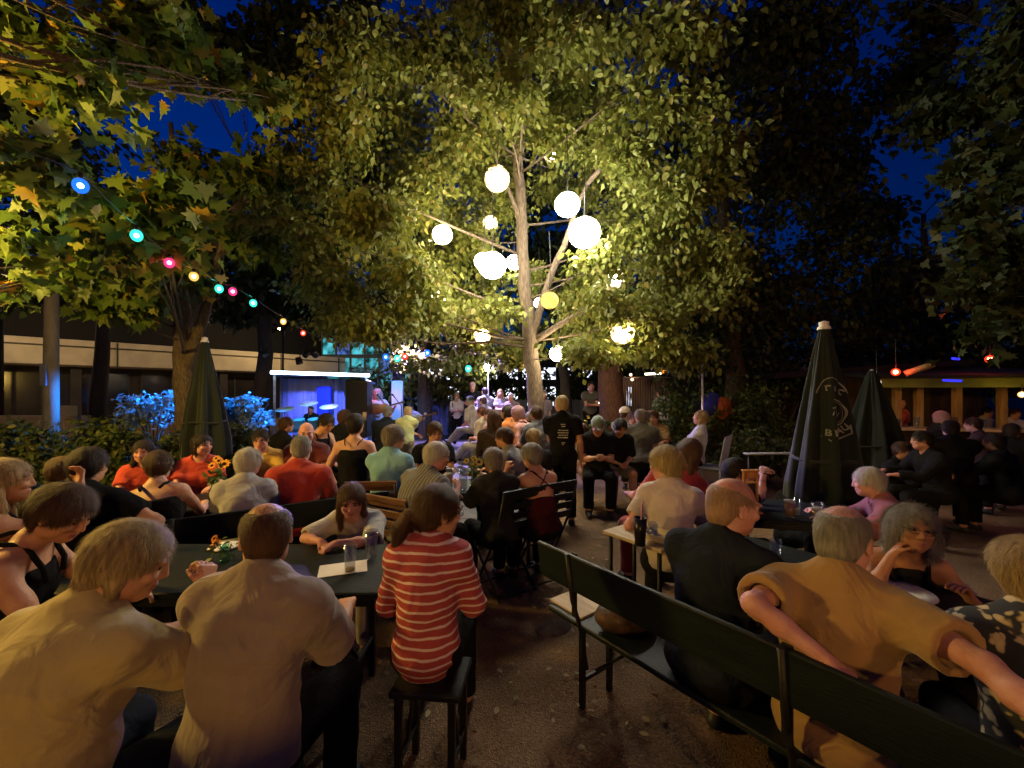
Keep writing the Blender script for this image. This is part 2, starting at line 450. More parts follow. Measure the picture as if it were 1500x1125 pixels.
        if det<2:
            flen=[.068,.078,.074,.058]
            for qi,q in enumerate((-1.5,-.5,.5,1.5)):
                qq=q*thumb_side*-1
                p=t+d*.082*hsz+x*qq*.0195*hsz; ang=.12
                fl=flen[qi]*hsz
                for sgi,fr in enumerate((.45,.30,.25)):
                    ang+=cu*(.55,.75,.5)[sgi]+ (qi*.05)
                    dd=d*math.cos(ang)+n*math.sin(ang)
                    p2=p+dd*fl*fr; B.cone(p,p2,(.0092-.0007*sgi)*hsz,(.0085-.0007*sgi)*hsz,k=.0035); p=p2
            tx=x*thumb_side
            p=t+d*.022*hsz+tx*.022*hsz; p2=p+unit(d*.75+tx*.6+n*.35)*.042*hsz; p3=p2+unit(d*.9+tx*.1+n*(.3+cu*.4))*.034*hsz
            B.cone(p,p2,.0135*hsz,.0105*hsz,k=.012); B.cone(p2,p3,.0102*hsz,.0085*hsz,k=.004)
        else: B.cone(t+d*.07*hsz,t+d*.13*hsz+n*.02,.028*hsz,.018*hsz,k=.02)
    # legs
    LG=[]
    for i,sg in ((0,1),(1,-1)):
        hip=P+v3(sg*.088*w,.0,-.015)*s
        lt=leg[i] if isinstance(leg,(tuple,list)) else leg
        if standing:
            kn=hip+v3(sg*.015,.02,-.42*s); an=v3(sg*.11*w,-.02,.085); 
            kn=v3((hip[0]+an[0])/2,(hip[1]+an[1])/2+.03,(hip[2]+an[2])/2+.01)
        elif lt=='cross':
            kn=hip+v3(-sg*.05,.40,.13)*s; an=kn+v3(-sg*.17,.20,-.34)*s
        elif lt=='stretch':
            kn=hip+v3(sg*.02,.42,-.03)*s; an=kn+v3(0,.30,-.30)*s; an[2]=max(an[2],.09)
        else:
            kz=max(seatz+.06,.47*s); kn=v3(hip[0]+sg*.05,hip[1]+.40*s,kz); an=v3(kn[0],kn[1]-.02,.085)
        LG.append((hip,kn,an,sg))
        m=(.95 if fem else 1.0)*(w*.6+.4)
        B.cone(hip,kn,.082*m*s,.056*m*s,k=.05); B.cone(kn,kn*.6+an*.4,.052*m*s,.052*m*s,k=.02); B.cone(kn*.6+an*.4,an,.051*m*s,.036*m*s,k=.02)
        fd=unit(an-kn); fw=v3(0,1,0) if fd[2]<-.8 else unit(v3(0,.8,.5))
        B.cone(an+v3(0,-.02,-.045),an+fw*.13*s+v3(0,0,-.055),.032*s,.026*s,k=.03); B.cone(an,an+v3(0,0,-.03),.036*s,.034*s,k=.02)
    # skin
    fine=[(H(0,0,0)-.135*hs,H(0,0,0)+.135*hs)]
    if det==0:
        for (S,E,t,sg,pn,cu,a) in arm:
            if a!='hide': fine.append((t-.10,t+.13))
    V,Q=B.mesh(h0,fine,h1); V=relax(V,Q,1,.35)
    # face colours by place
    lv=((V-HC)@AH)/hs; mk=(lv[:,2]>.03)&(lv[:,1]<.055); Nb=normals(V,Q); wt=np.exp(-((lv[mk][:,2]-.03)/.045)**1)+.06; scalp=(V[mk],Nb[mk],wt/wt.sum())
    ctr=V[Q].mean(axis=1); loc_h=((ctr-HC)@AH)/hs
    mi=np.zeros(len(Q),int)
    if det<2:
        lipz=(np.abs(loc_h[:,2]+.058)<.011)&(loc_h[:,1]>.086)&(np.abs(loc_h[:,0])<.024); mi[lipz]=1
        for sg in (1,-1):
            e=(((loc_h[:,0]-sg*.031)/.012)**2+((loc_h[:,2]-.010)/.0062)**2<1)&(loc_h[:,1]>.07); mi[e]=2
            e=(((loc_h[:,0]-sg*.034)/.019)**2+((loc_h[:,2]-.031-.0)/.0048)**2<1)&(loc_h[:,1]>.06); mi[e]=3
    hk=hair[1] if hair and hair[1] in HAIRC else 'brown'
    me=mesh_np(name,V,Q,None,smooth=True,mi=mi,mats=[skin(sk),LIP(),DARK(),hairmat(hk)])
    root=obj(name,me,None,loc); root.rotation_euler=(0,0,-rad(yaw))
    tag(root,label,'person',group)
    # hair
    def put(nm,Fd,h,mat,amp=0,fr=30,seed=1,rel=1,aniso=None,fn=None,lam=.4):
        V,Q=Fd.mesh(h)
        if len(Q)==0: return None
        V=relax(V,Q,rel,lam)
        if amp:
            N=normals(V,Q); X=V*(np.array(aniso) if aniso else 1.0); V=V+N*(wob(X,fr,seed)*amp)[:,None]
        if fn: V=fn(V,Q)
        if nm=='hair' and det<2: V,Q=strands(V,Q,(9000,2600)[det],(.018 if hair[0] in ('balding','fringe','crop') else .050)*hs,(.0011,.0022)[det],seed)
        return obj(nm,mesh_np(nm,V,Q,mat,smooth=True),root)
    def strands(V,Q,n,ln,wd,sd):
        rs=np.random.RandomState(sd); N=normals(V,Q); ii=rs.randint(0,len(V),n); p=V[ii].copy(); nn=N[ii]
        if hair[0] in ('balding','fringe'):
            k2=len(scalp[0]); jj=rs.choice(k2,n//7,p=scalp[2]); p[:n//7]=scalp[0][jj]+rs.randn(n//7,3)*.001; nn[:n//7]=scalp[1][jj]
        up_=AH@v3(0,0,1); cr=H(0,-.05,.12)
        dirs=-np.tile(up_,(n,1))*1.0; away=p-cr; dirs=dirs*.9+away/(np.linalg.norm(away,axis=1)[:,None]+1e-6)*.9+rs.randn(n,3)*(.16 if hair[0]!='curly' else .8)
        P=[p+nn*.0008]; seg=ln*(.5+.8*rs.rand(n))[:,None]/3; r0=np.linalg.norm(p-HC,axis=1); low=((p-HC)@up_)<-.05*hs
        lift=(.0004+.0035*rs.rand(n)**3)*(.3 if hair[0] in ('balding','fringe','crop') else 2.6 if hair[0]=='curly' else 1)
        q=P[0]
        for k in range(3):
            t=dirs-nn*((dirs*nn).sum(1))[:,None]; t/=np.linalg.norm(t,axis=1)[:,None]+1e-9
            q2=q+t*seg; v=q2-HC; r=np.linalg.norm(v,axis=1)[:,None]
            qa=HC+v/r*(r0+lift*(k+1))[:,None]; q2=np.where(low[:,None],q2+nn*(lift*(k+1)*.6)[:,None],qa)
            nn2=(q2-HC)/np.linalg.norm(q2-HC,axis=1)[:,None]; nn=np.where(low[:,None],nn,nn2); q=q2; P.append(q)
            dirs=dirs*.8-up_*.25
        side=np.cross(P[3]-P[0],nn); side/=np.linalg.norm(side,axis=1)[:,None]+1e-9
        W=[wd,wd*.9,wd*.7,wd*.25]; vs=np.stack([P[k]+side*W[k]*sg*.5 for k in range(4) for sg in (-1,1)],axis=1).reshape(-1,3)
        b=np.arange(n)[:,None]*8+len(V); F=np.concatenate([np.stack([b[:,0]+2*k,b[:,0]+2*k+1,b[:,0]+2*k+3,b[:,0]+2*k+2],1) for k in range(3)])
        return np.concatenate([V,vs]),np.concatenate([Q,F])
    seed=int(px*7+py)%9999
    if hair:
        st,hc=hair; G=Field(); hh=[.005,.008,.012][det]
        def cap_(g=.010,face=1,low=-.055,ear=True):
            G.ell(H(0,-.017,.034),[(.075+g)*hs,(.094+g)*hs,(.083+g)*hs],AH,k=.01)
            G.ell(H(0,-.045,-.015),[(.066+g)*hs,(.062+g)*hs,(.070+g)*hs],AH,k=.02)
            G.ell(H(0,.105,-.055),[.078*hs,.085*hs,.122*hs],AH,k=.012,sub=True)
            if low is not None:
                G.ell(H(0,.02,low-.10),[.16*hs,.16*hs,.10*hs],AH,k=.012,sub=True)
            if ear:
                for sg in (1,-1): G.ell(H(sg*.095,.018,-.03),[.030*hs,.034*hs,.042*hs],AH,k=.008,sub=True)
        def strand(pts,ra,rb,k=.02):
            for u in range(len(pts)-1):
                t0=u/(len(pts)-1); t1=(u+1)/(len(pts)-1)
                G.cone(H(*pts[u]),H(*pts[u+1]),(ra+(rb-ra)*t0)*hs,(ra+(rb-ra)*t1)*hs,k=k)
        amp,fr=.0012,60
        if st!='pony' and st!='bun': G.ell(H(0,-.050,-.050),[.052*hs,.046*hs,.050*hs],AH,k=.02)
        if st=='short': cap_(.009)
        elif st=='crop': cap_(.006); amp=.001
        elif st=='full': cap_(.015,low=-.085,ear=False); amp=.005; fr=45
        elif st=='balding':
            cap_(.004,low=-.06); G.ell(H(0,-.030,.118),[.062*hs,.095*hs,.064*hs],AH,k=.012,sub=True); G.ell(H(0,.05,.10),[.060*hs,.08*hs,.07*hs],AH,k=.012,sub=True)
        elif st=='fringe':
            cap_(.002,low=-.06); G.ell(H(0,.02,.12),[.085*hs,.125*hs,.095*hs],AH,k=.01,sub=True)
        elif st=='bob':
            cap_(.011,low=None,ear=False)
            for sg in (1,-1): strand([(sg*.060,-.02,.02),(sg*.064,.0,-.04),(sg*.060,.005,-.080)],.026,.018)
            strand([(.032,-.078,.03),(.032,-.070,-.05),(.03,-.058,-.095)],.036,.022); strand([(-.032,-.078,.03),(-.032,-.070,-.05),(-.03,-.058,-.095)],.036,.022)
            amp=.0035; fr=50
        elif st in ('long','longer'):
            cap_(.014,low=None,ear=False); e=-.20 if st=='long' else -.36
            for sg in (1,-1):
                strand([(sg*.066,-.02,.03),(sg*.078,-.01,-.05),(sg*.085,.01,e*.6),(sg*.075,.03,e)],.030,.018)
                strand([(sg*.035,-.085,.03),(sg*.04,-.09,-.07),(sg*.045,-.10,e*.7),(sg*.035,-.10,e)],.040,.022)
            amp=.005; fr=38
        elif st=='pony':
            cap_(.010,low=-.075); strand([(0,-.095,-.01),(-.02,-.125,-.03)],.028,.026); strand([(-.02,-.125,-.03),(-.03,-.155,-.08),(-.03,-.15,-.16),(-.02,-.13,-.20)],.040,.018)
            amp=.003
        elif st=='bun':
            cap_(.012,low=-.06); HE(G,0,-.105,.035,.036,.034,.036,k=.015); strand([(.0,-.12,.03),(.02,-.14,-.02)],.018,.01); amp=.004
        elif st=='curly':
            cap_(.026,low=None,ear=False); G.ell(H(0,.125,-.03),[.070*hs,.09*hs,.125*hs],AH,k=.012,sub=True)
            for sg in (1,-1): strand([(sg*.075,-.01,.03),(sg*.092,.0,-.04),(sg*.088,.01,-.11)],.038,.030)
            strand([(.03,-.09,.03),(.03,-.09,-.10)],.05,.035); strand([(-.03,-.09,.03),(-.03,-.09,-.10)],.05,.035)
            amp=.009; fr=42
        put('hair',G,hh,hairmat(hc),amp,fr,seed,1,aniso=(1,1,.45))
    # clothes
    hg=h0*(1.0 if det else .95)
    if top:
        G=Field(); g=top.get('g',.014)+(.007 if det==0 else .012 if det==1 else .018)*.6
        style=top.get('style','tee'); sl=top.get('sleeve',.62)
        tank=style in ('tank','strap')
        clip=None
        if tank:
            ty=top.get('cut',.045)
            clip=[(UC+A2@v3(0,0,ty)*s-A2@v3(0,.0,.0),A2@v3(0,-.30 if style=='tank' else -.12,1))]
        hem=top.get('hem',-.03)
        torso(G,g,shoulders=not tank,clip=clip)
        cuffs=[]
        if not tank:
            for (S,E,t,sg,pn,cu,a) in arm:
                m=(.9 if fem else 1.0)*(w*.5+.5)
                if sl>1:
                    fr_=sl-1; c=E+(t-E)*fr_; G.cone(S,E,(.054*m+g)*s,(.040*m+g)*s,k=.05)
                    G.cone(E,t,(.040*m+g)*s,(.030*m+g)*s,k=.015,clip=[(c,unit(t-E))])
                else:
                    c=S+(E-S)*sl; ex=top.get('flare',.010)
                    G.cone(S,E,(.054*m+g)*s,(.046*m+g+ex)*s,k=.04,clip=[(c,unit(E-S))])
                    if det==0: q_=unit(E-S); cuffs.append((c-q_*.03,c+q_*.05,(.048*m+.009)*s))
            nd=top.get('neck',.0)
            for cf in cuffs: G.cone(cf[0],cf[1],cf[2],k=.005,sub=True)
            G.ell(NB+A2@v3(0,.022,.050)*s,[(.060+nd*.5)*s,(.066+nd*.3)*s,(.062+nd)*s],A2,k=.008,sub=True)
            if top.get('collar'):
                pass
        if hem is not None:   # straight hem
            G.ell(P+A1@v3(0,0,hem-.30)*s,[.42*s,.42*s,.30*s],A1,k=.012,sub=True)
        for hcut in top.get('open',[]): G.ell(*hcut)
        amp=top.get('amp',.0055)*1.25
        def folds(V,Q):
            N=normals(V,Q); q=V.copy()
            a=wob(q*np.array([.8,.8,1.7]),11,seed); b=wob(q*np.array([1.2,1.2,.6]),26,seed+3)
            r=1-np.abs(a); return V+N*((r-.5)*amp*1.5+b*amp*.25)[:,None]
        cl=put(top.get('nm','shirt'),G,hg,top['mat'],fn=folds,rel=1)
        if tank:
            sb=MB()
            for sg in (1,-1):
                pts=[A2@v3(sg*.062*tw,-.118*w-.012,.05),A2@v3(sg*.080*tw,-.098*w,.085),A2@v3(sg*.092*tw,-.04,.112),A2@v3(sg*.092*tw,.03,.108),A2@v3(sg*.085*tw,.095*w,.06),A2@v3(sg*.07*tw,.125*w,.01)]
                sb.tube([UC+q*s for q in pts],(.011 if style=='tank' else .006)*s,6)
            if style=='strap' and top.get('crossed'):
                for sg in (1,-1):
                    pts=[A2@v3(sg*.085*tw,-.085*w,.09),A2@v3(sg*.01,-.128*w,.0),A2@v3(-sg*.08,-.125*w,-.10)]
                    sb.tube([UC+q*s for q in pts],.006*s,6)
            sb.build('shoulder_straps',top['mat'],cl or root)
        if top.get('collar'):
            cb=Field(); cb.ell(NB+A2@v3(0,.012,.028)*s,[.072*s,.072*s,.030*s],A2,k=.01); cb.ell(NB+A2@v3(0,.022,.06)*s,[.062*s,.064*s,.07*s],A2,k=.006,sub=True)
            put('collar',cb,hg*.75,top['mat'])
    if legs:
        G=Field(); ln=legs.get('len',.97); g=.014
        G.ell(P+A1@v3(0,-.01,-.01)*s,[(.168*tw+g)*s,(.128*w+g)*s,(.115+g)*s],A1,k=.05)
        for (hip,kn,an,sg) in LG:
            m=(.95 if fem else 1.0)*(w*.6+.4)
            if legs.get('skirt'):
                G.cone(hip,kn,.115*m*s,.11*m*s,k=.06,clip=[(hip+(kn-hip)*legs['skirt'],unit(kn-hip))])
            elif ln<=.5: G.cone(hip,kn,(.086*m+g)*s,(.066*m+g)*s,k=.05,clip=[(hip+(kn-hip)*ln*2,unit(kn-hip))])
            else:
                G.cone(hip,kn,(.086*m+g)*s,(.060*m+g)*s,k=.05); c=kn+(an-kn)*(ln*2-1)
                G.cone(kn,an,(.058*m+g)*s,(.050*m+g)*s,k=.02,clip=[(c,unit(an-kn))])
        put(legs.get('nm','trousers'),G,h0*1.05,legs['mat'],amp=.004,fr=22,seed=seed+9)
    if det<2:
        for (hip,kn,an,sg) in LG:
            fd=unit(an-kn); fw=v3(0,1,0) if fd[2]<-.8 else unit(v3(0,.8,.5))
            G=Field(); G.cone(an+v3(0,-.025,-.046),an+fw*.145*s+v3(0,0,-.056),.040*s,.034*s,k=.03); G.cone(an+v3(0,0,-.01),an+v3(0,0,-.035),.042*s,.042*s,k=.02)
            put('shoe',G,h0*.9,shoes or pm('shoe_dark',(.03,.03,.032),rough=.5))
    if glasses:
        gb=MB(); r=.021
        for sg in (1,-1):
            pts=[H(sg*.032+r*1.1*math.cos(a),.101-.004*abs(math.cos(a)),.008+r*.72*math.sin(a)) for a in [q*2*math.pi/14 for q in range(14)]]
            gb.tube(pts,.0017*hs,5,closed=True)
            gb.tube([H(sg*.056,.098,.014),H(sg*.076,.075,.014),H(sg*.082,.0,.010)],.0017*hs,5)
        gb.tube([H(-.010,.103,.012),H(.010,.103,.012)],.0017*hs,5)
        gb.build('glasses',pm('glasses_frame',(.02,.012,.01),rough=.3),root)
    info=dict(root=root,H=H,AH=AH,HC=HC,hs=hs,P=P,UC=UC,A1=A1,A2=A2,arm=arm,s=s,seatz=seatz,put=put,Cc=Cc,W=W,h0=h0,LG=LG,Field=Field)
    if extra: extra(info)
    return root
def cap_hat(mat,brim=True,g=.016,full=False):
    def f(i):
        G=Field(); H=i['H']; hs=i['hs']
        G.ell(H(0,-.017,.038),[(.075+g)*hs,(.094+g)*hs,(.083+g)*hs],i['AH'],k=.01)
        G.ell(H(0,0,-.085),[.2*hs,.2*hs,.115*hs],i['AH'],k=.006,sub=True)
        if brim: G.cone(H(0,.075,.045),H(0,.125,.036),.040*hs,.036*hs,k=.01,clip=[(H(0,0,.05),i['AH']@v3(0,0,1)),(H(0,0,.036),i['AH']@v3(0,0,-1))])
        i['put']('cap',G,i['h0']*.6,mat)
    return f
# ------------------------------------------------------------------ plants
RNG=np.random.RandomState(7)
MAPLE=[(0,0),(.10,.16),(.42,.02),(.34,.22),(.62,.40),(.36,.46),(.40,.66),(.18,.60),(0,1),(-.18,.60),(-.40,.66),(-.36,.46),(-.62,.40),(-.34,.22),(-.42,.02),(-.10,.16)]
OVAL=[(0,0),(.26,.28),(.27,.60),(0,1),(-.27,.60),(-.26,.28)]
BLADE=[(0,0),(.06,.4),(0,1),(-.06,.4)]
def leaves(name, pos, nrm, size, mat, shape='oval', parent=None, droop=.5, rs=None):
    rs=rs or RNG; n=len(pos)
    T=np.array({'maple':MAPLE,'oval':OVAL,'blade':BLADE}[shape])
    m=len(T)
    d=rs.randn(n,3); d[:,2]-=droop*2; d+=nrm*.8; d/=np.linalg.norm(d,axis=1)[:,None]
    up=rs.randn(n,3)*.55+np.array([0,0,1.0]); x=np.cross(d,up); x/=np.linalg.norm(x,axis=1)[:,None]+1e-9
    z=np.cross(x,d)
    sz=size*(.65+.7*rs.rand(n))[:,None,None]
    bend=(-.25*(T[:,1]**2)+.35*np.abs(T[:,0]))[None,:,None]
    V=pos[:,None,:]+sz*(x[:,None,:]*T[None,:,0,None]+d[:,None,:]*T[None,:,1,None]+z[:,None,:]*bend)
    F=np.arange(n*m).reshape(n,m)
    me=mesh_np(name,V.reshape(-1,3),F,mat); return obj(name,me,parent)
def spray(blobs, twig=.22, per=11, rs=None, flat=.35):
    """points of leaf sprays inside the blobs; blob = (centre, (rx,ry,rz), leaves)"""
    rs=rs or RNG; PS=[];NS=[]
    for (c,r,n) in blobs:
        c=np.array(c); r=np.array(r); k=max(2,int(n/per))
        u=rs.randn(k,3); u/=np.linalg.norm(u,axis=1)[:,None]; q=(rs.rand(k)**.45)[:,None]*(1+.18*rs.randn(k))[:,None]
        sc=rs.randn(6,3); sc/=np.linalg.norm(sc,axis=1)[:,None]; sc=c+sc*r*.66; tc=sc[rs.randint(0,6,k)]+u*q*r*.52
        td=u*np.array([1,1,.4])+rs.randn(k,3)*.35; td/=np.linalg.norm(td,axis=1)[:,None]
        t=rs.rand(k,per,1)*2-1; off=td[:,None,:]*t*twig+rs.randn(k,per,3)*twig*np.array([.4,.4,flat*.5])
        off[:,:,2]-=np.abs(t[:,:,0])*twig*.25
        p=(tc[:,None,:]+off).reshape(-1,3); PS.append(p); NS.append(np.repeat(td,per,axis=0))
    return np.concatenate(PS),np.concatenate(NS)
BARK=lambda: pm('bark',(.16,.12,.08),(.07,.052,.035),scale=14,stretch=(3,3,.6),rough=.9,bump=.9,bscale=40)
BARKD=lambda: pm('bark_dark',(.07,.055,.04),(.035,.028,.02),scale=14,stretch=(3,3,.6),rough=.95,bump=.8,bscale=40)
def bez(a,b,c,n=7): return [ (1-t)**2*a+2*(1-t)*t*b+t*t*c for t in [i/(n-1) for i in range(n)]]
def tree(label, trunk, radii, blobs, mat, size, name='tree', shape='oval', bark=None, group=None, per=11, twig=.22, seed=1, limbs=True, droop=.5, extra=()):
    rs=np.random.RandomState(seed); root=empty(name, trunk[0]); tag(root,label,'tree',group)
    o=Vector(trunk[0]); m=MB(); tp=[Vector(p) for p in trunk]
    # smooth the trunk
    pts=[];rr=[]
    for i in range(len(tp)-1):
        for t in (0,.25,.5,.75):
            j=(rs.rand(2)-.5)*radii[i]*.35
            pts.append(tp[i].lerp(tp[i+1],t)+Vector((j[0],j[1],0))); rr.append(radii[i]+(radii[i+1]-radii[i])*t)
    pts.append(tp[-1]); rr.append(radii[-1]); rr[0]*=1.35
    m.tube([p-o for p in pts],rr,12); m.build('trunk',bark or BARK(),root)
    b=MB()
    if limbs:
        for bi,(c,r,n) in enumerate(blobs):
            if bi%2 and len(blobs)>14: continue
            c=Vector(c); cand=min(range(len(pts)//4,len(pts)),key=lambda i:(pts[i]-c).length+abs(pts[i].z-(c.z-.3*(c-pts[i]).length))*1.0)
            s=pts[cand]; L=(c-s).length; mid=s.lerp(c,.5)+Vector((rs.randn()*.12*L*.5,rs.randn()*.06*L,-.10*L+rs.randn()*.05*L))
            P=bez(s,mid,c); r0=min(rr[cand]*.32,.008+L*.006); b.tube([p-o for p in P],[r0*(1-.13*i) for i in range(7)],6)
            for q in range(4):
                e=c+Vector((rs.randn()*r[0]*.6,rs.randn()*r[1]*.6,rs.randn()*r[2]*.6)); s2=P[3+q%3]
                b.tube([p-o for p in bez(s2,s2.lerp(e,.5)+Vector((0,0,.08*L*rs.randn())),e,5)],[r0*.4,r0*.32,r0*.25,r0*.18,r0*.1],5)
    for (P,ra,rb) in extra:
        P=[Vector(p) for p in P]; Q=[]
        for i in range(len(P)-1):
            for t in (0,.33,.66): Q.append(P[i].lerp(P[i+1],t)+Vector((rs.randn(),rs.randn(),rs.randn()))*ra*.12)
        Q.append(P[-1]); b.tube([p-o for p in Q],[ra+(rb-ra)*i/(len(Q)-1) for i in range(len(Q))],8)
    if b.v: b.build('branches',bark or BARK(),root)
    p,nn=spray(blobs,twig,per,rs); leaves('crown',p-np.array(o),nn,size,mat,shape,root,droop,rs)
    return root
def B(px,py,D,rx,ry,n,rz=None):   # crown mass: seen size in the photo turned into metres at its distance
    c=at(px,py,D); a=rx*D/FPX; b=ry*D/FPX
    return (tuple(c),(a,rz or (a+b)*.5,b),n)
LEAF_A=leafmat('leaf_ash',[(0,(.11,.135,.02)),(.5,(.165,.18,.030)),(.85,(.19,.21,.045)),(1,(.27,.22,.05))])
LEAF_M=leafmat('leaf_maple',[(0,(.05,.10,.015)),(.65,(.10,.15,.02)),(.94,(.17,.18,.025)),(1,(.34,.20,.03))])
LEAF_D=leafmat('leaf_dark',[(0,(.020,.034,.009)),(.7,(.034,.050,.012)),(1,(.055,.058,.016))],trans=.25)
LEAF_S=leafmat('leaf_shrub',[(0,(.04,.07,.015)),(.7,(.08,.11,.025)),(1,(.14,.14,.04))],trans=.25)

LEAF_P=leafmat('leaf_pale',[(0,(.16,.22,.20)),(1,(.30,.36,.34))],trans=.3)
def build_trees():
    # the lantern tree in the middle
    tr=[at(787,700,8.5),at(784,600,8.5),at(778,500,8.5),at(769,420,8.5),at(764,330,8.5),at(759,230,8.5),at(757,120,8.5),at(760,0,8.5)]
    tr[0].z=-.1
    bl=[B(470,330,7,85,62,1500),B(560,255,7.5,90,70,1900),B(640,170,8,85,70,1900),B(570,400,8.2,75,38,1300),B(640,360,9.6,70,75,1700),B(700,300,9.8,55,80,1500),
        B(600,95,6.8,110,62,2000),B(700,50,7,110,60,2000),B(655,470,9,75,26,1000),B(520,470,8,60,22,800),B(450,230,7,60,50,900),B(500,150,6.6,70,60,1100),
        B(845,165,8,70,65,1700),B(890,270,9.4,60,70,1600),B(950,370,8.4,75,55,1700),B(870,455,9.4,66,40,1300),B(1000,290,7.6,70,65,1500),B(950,190,7.2,80,70,1700),
        B(1010,440,8.2,75,45,1500),B(850,60,7,100,55,1800),B(975,80,6.6,80,60,1400),B(930,505,8.6,60,26,900),B(740,180,10,60,70,1300),B(690,420,10,50,50,900),B(820,250,10.5,45,45,800),
        B(560,330,6.4,60,40,900),B(720,130,6.4,60,40,800),B(1060,370,7.8,50,60,1000),B(720,495,9.5,60,18,600),B(1050,210,7.4,55,70,900),B(780,30,6,90,40,1000),
        B(560,470,7.2,60,26,900),B(620,440,7.6,45,26,600),B(690,450,9.6,50,30,700),B(860,510,7.4,60,20,700),B(900,440,7.0,45,30,700),B(850,420,10,50,35,700),B(700,230,9.4,45,45,800),B(830,190,9.6,45,45,700),B(600,250,9.6,60,60,900),B(930,300,10,60,60,900),B(960,460,7.4,45,26,600),B(500,420,8,50,30,600),B(735,455,7.9,26,18,260),B(700,345,8.8,30,26,350),B(835,450,8.4,26,18,260),B(745,300,9,26,40,350),B(790,400,9.6,34,40,400),B(880,380,7.4,34,26,420),B(600,400,7.0,46,26,480),B(760,520,9.4,60,14,450),B(980,520,7.6,60,20,700),B(800,190,7.8,30,30,350)]
    bl=[(c,r,int(n*1.5)) for (c,r,n) in bl]
    ex=[([at(779,500,8.5),at(800,420,8.2),at(826,360,8.0),at(846,300,7.9),at(870,250,7.9)],.085,.03),
        ([at(781,500,8.5),at(830,470,8.1),at(880,440,7.9),at(930,415,7.9)],.075,.02),
        ([at(766,330,8.5),at(745,280,8.3),at(728,235,8.2),at(712,205,8.2)],.05,.015),
        ([at(778,510,8.5),at(720,500,8.4),at(650,505,8.5),at(590,495,8.5)],.035,.01),
        ([at(762,230,8.5),at(768,150,8.3),at(778,60,8.1)],.06,.02),
        ([at(860,270,7.9),at(930,190,7.3),at(985,140,7.0)],.045,.02)]
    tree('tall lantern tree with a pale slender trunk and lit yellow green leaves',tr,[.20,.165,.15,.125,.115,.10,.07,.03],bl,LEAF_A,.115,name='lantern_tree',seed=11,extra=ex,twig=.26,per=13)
    # forked maple on the left
    tr=[at(272,700,8),at(272,560,8),at(268,480,8),at(262,400,8),at(255,300,8.2),at(250,180,8.4)]; tr[0].z=-.1
    bl=[B(235,300,5.0,58,26,420),B(215,345,4.9,60,24,420),B(165,395,6.2,52,34,520),B(170,445,6.6,50,14,200),B(400,250,7.4,50,30,420),B(320,240,7.8,70,30,420),B(370,345,7.6,50,30,380),B(265,395,7,40,18,180),B(400,280,8,50,40,400)]
    ex=[([at(274,540,8),at(290,490,7.9),at(306,440,7.8),at(320,380,7.8),at(345,310,7.8),at(370,270,7.9)],.115,.04)]
    tree('forked maple behind the left parasol with teal lit leaves',tr,[.22,.18,.16,.12,.08,.04],bl,LEAF_M,.19,name='maple_tree',shape='maple',seed=5,extra=ex,per=9,twig=.3)
    # near maple hanging in from the left
    tr=[(-4.6,1.2,-.1),(-4.7,1.2,1.5),(-4.6,1.3,3),(-4.3,1.5,4.4),(-3.9,1.8,5.6)]
    bl=[B(60,40,3.6,110,50,360),B(190,40,3.7,85,42,330),B(120,130,3.4,70,45,220),B(270,60,4.2,70,30,200),B(330,120,4.4,60,18,130),B(390,150,4.6,38,14,80),B(30,230,3.0,45,60,150),B(80,280,3.4,50,32,130),B(20,340,3.8,34,30,80),B(30,410,4.2,50,20,70),B(100,390,4.6,44,14,70),B(190,90,4,40,30,110)]
    tree('maple hanging in from the left edge with big yellow lit leaves',tr,[.22,.17,.14,.11,.07],bl,LEAF_M,.135,name='maple_tree',shape='maple',seed=8,per=7,twig=.2)
    # dark tree on the right
    tr=[(5.2,9.6,-.1),(5.1,9.5,2),(4.9,9.4,4),(4.7,9.2,6),(4.6,9,8)]
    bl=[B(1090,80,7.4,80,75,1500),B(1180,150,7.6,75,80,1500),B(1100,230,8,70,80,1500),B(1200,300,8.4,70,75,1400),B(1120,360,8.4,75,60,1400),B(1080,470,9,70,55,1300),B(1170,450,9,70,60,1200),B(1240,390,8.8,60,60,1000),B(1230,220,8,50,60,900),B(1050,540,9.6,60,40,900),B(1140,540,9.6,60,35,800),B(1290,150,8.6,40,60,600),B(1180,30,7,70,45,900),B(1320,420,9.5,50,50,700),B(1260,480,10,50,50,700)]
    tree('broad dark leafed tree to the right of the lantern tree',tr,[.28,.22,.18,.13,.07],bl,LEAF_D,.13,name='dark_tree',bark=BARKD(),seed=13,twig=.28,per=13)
    # right edge tree
    tr=[(7.6,5.2,-.1),(7.4,5.2,2),(7.1,5.1,4),(6.7,5,6)]
    bl=[B(1440,430,6,70,32,700),B(1480,360,5.6,60,50,700),B(1470,240,5.4,50,60,700),B(1400,140,6,50,45,600),B(1470,120,5.4,50,40,500),B(1360,100,7,36,40,400),B(1490,20,5,50,40,400),B(1360,10,6.6,50,22,300),B(1440,300,6.4,30,30,200),B(1480,475,5,26,12,120)]
    tree('dark maple hanging over the bar at the right edge',tr,[.22,.17,.14,.09],bl,LEAF_D,.15,name='maple_tree',shape='maple',bark=BARKD(),seed=17,per=9,twig=.3)
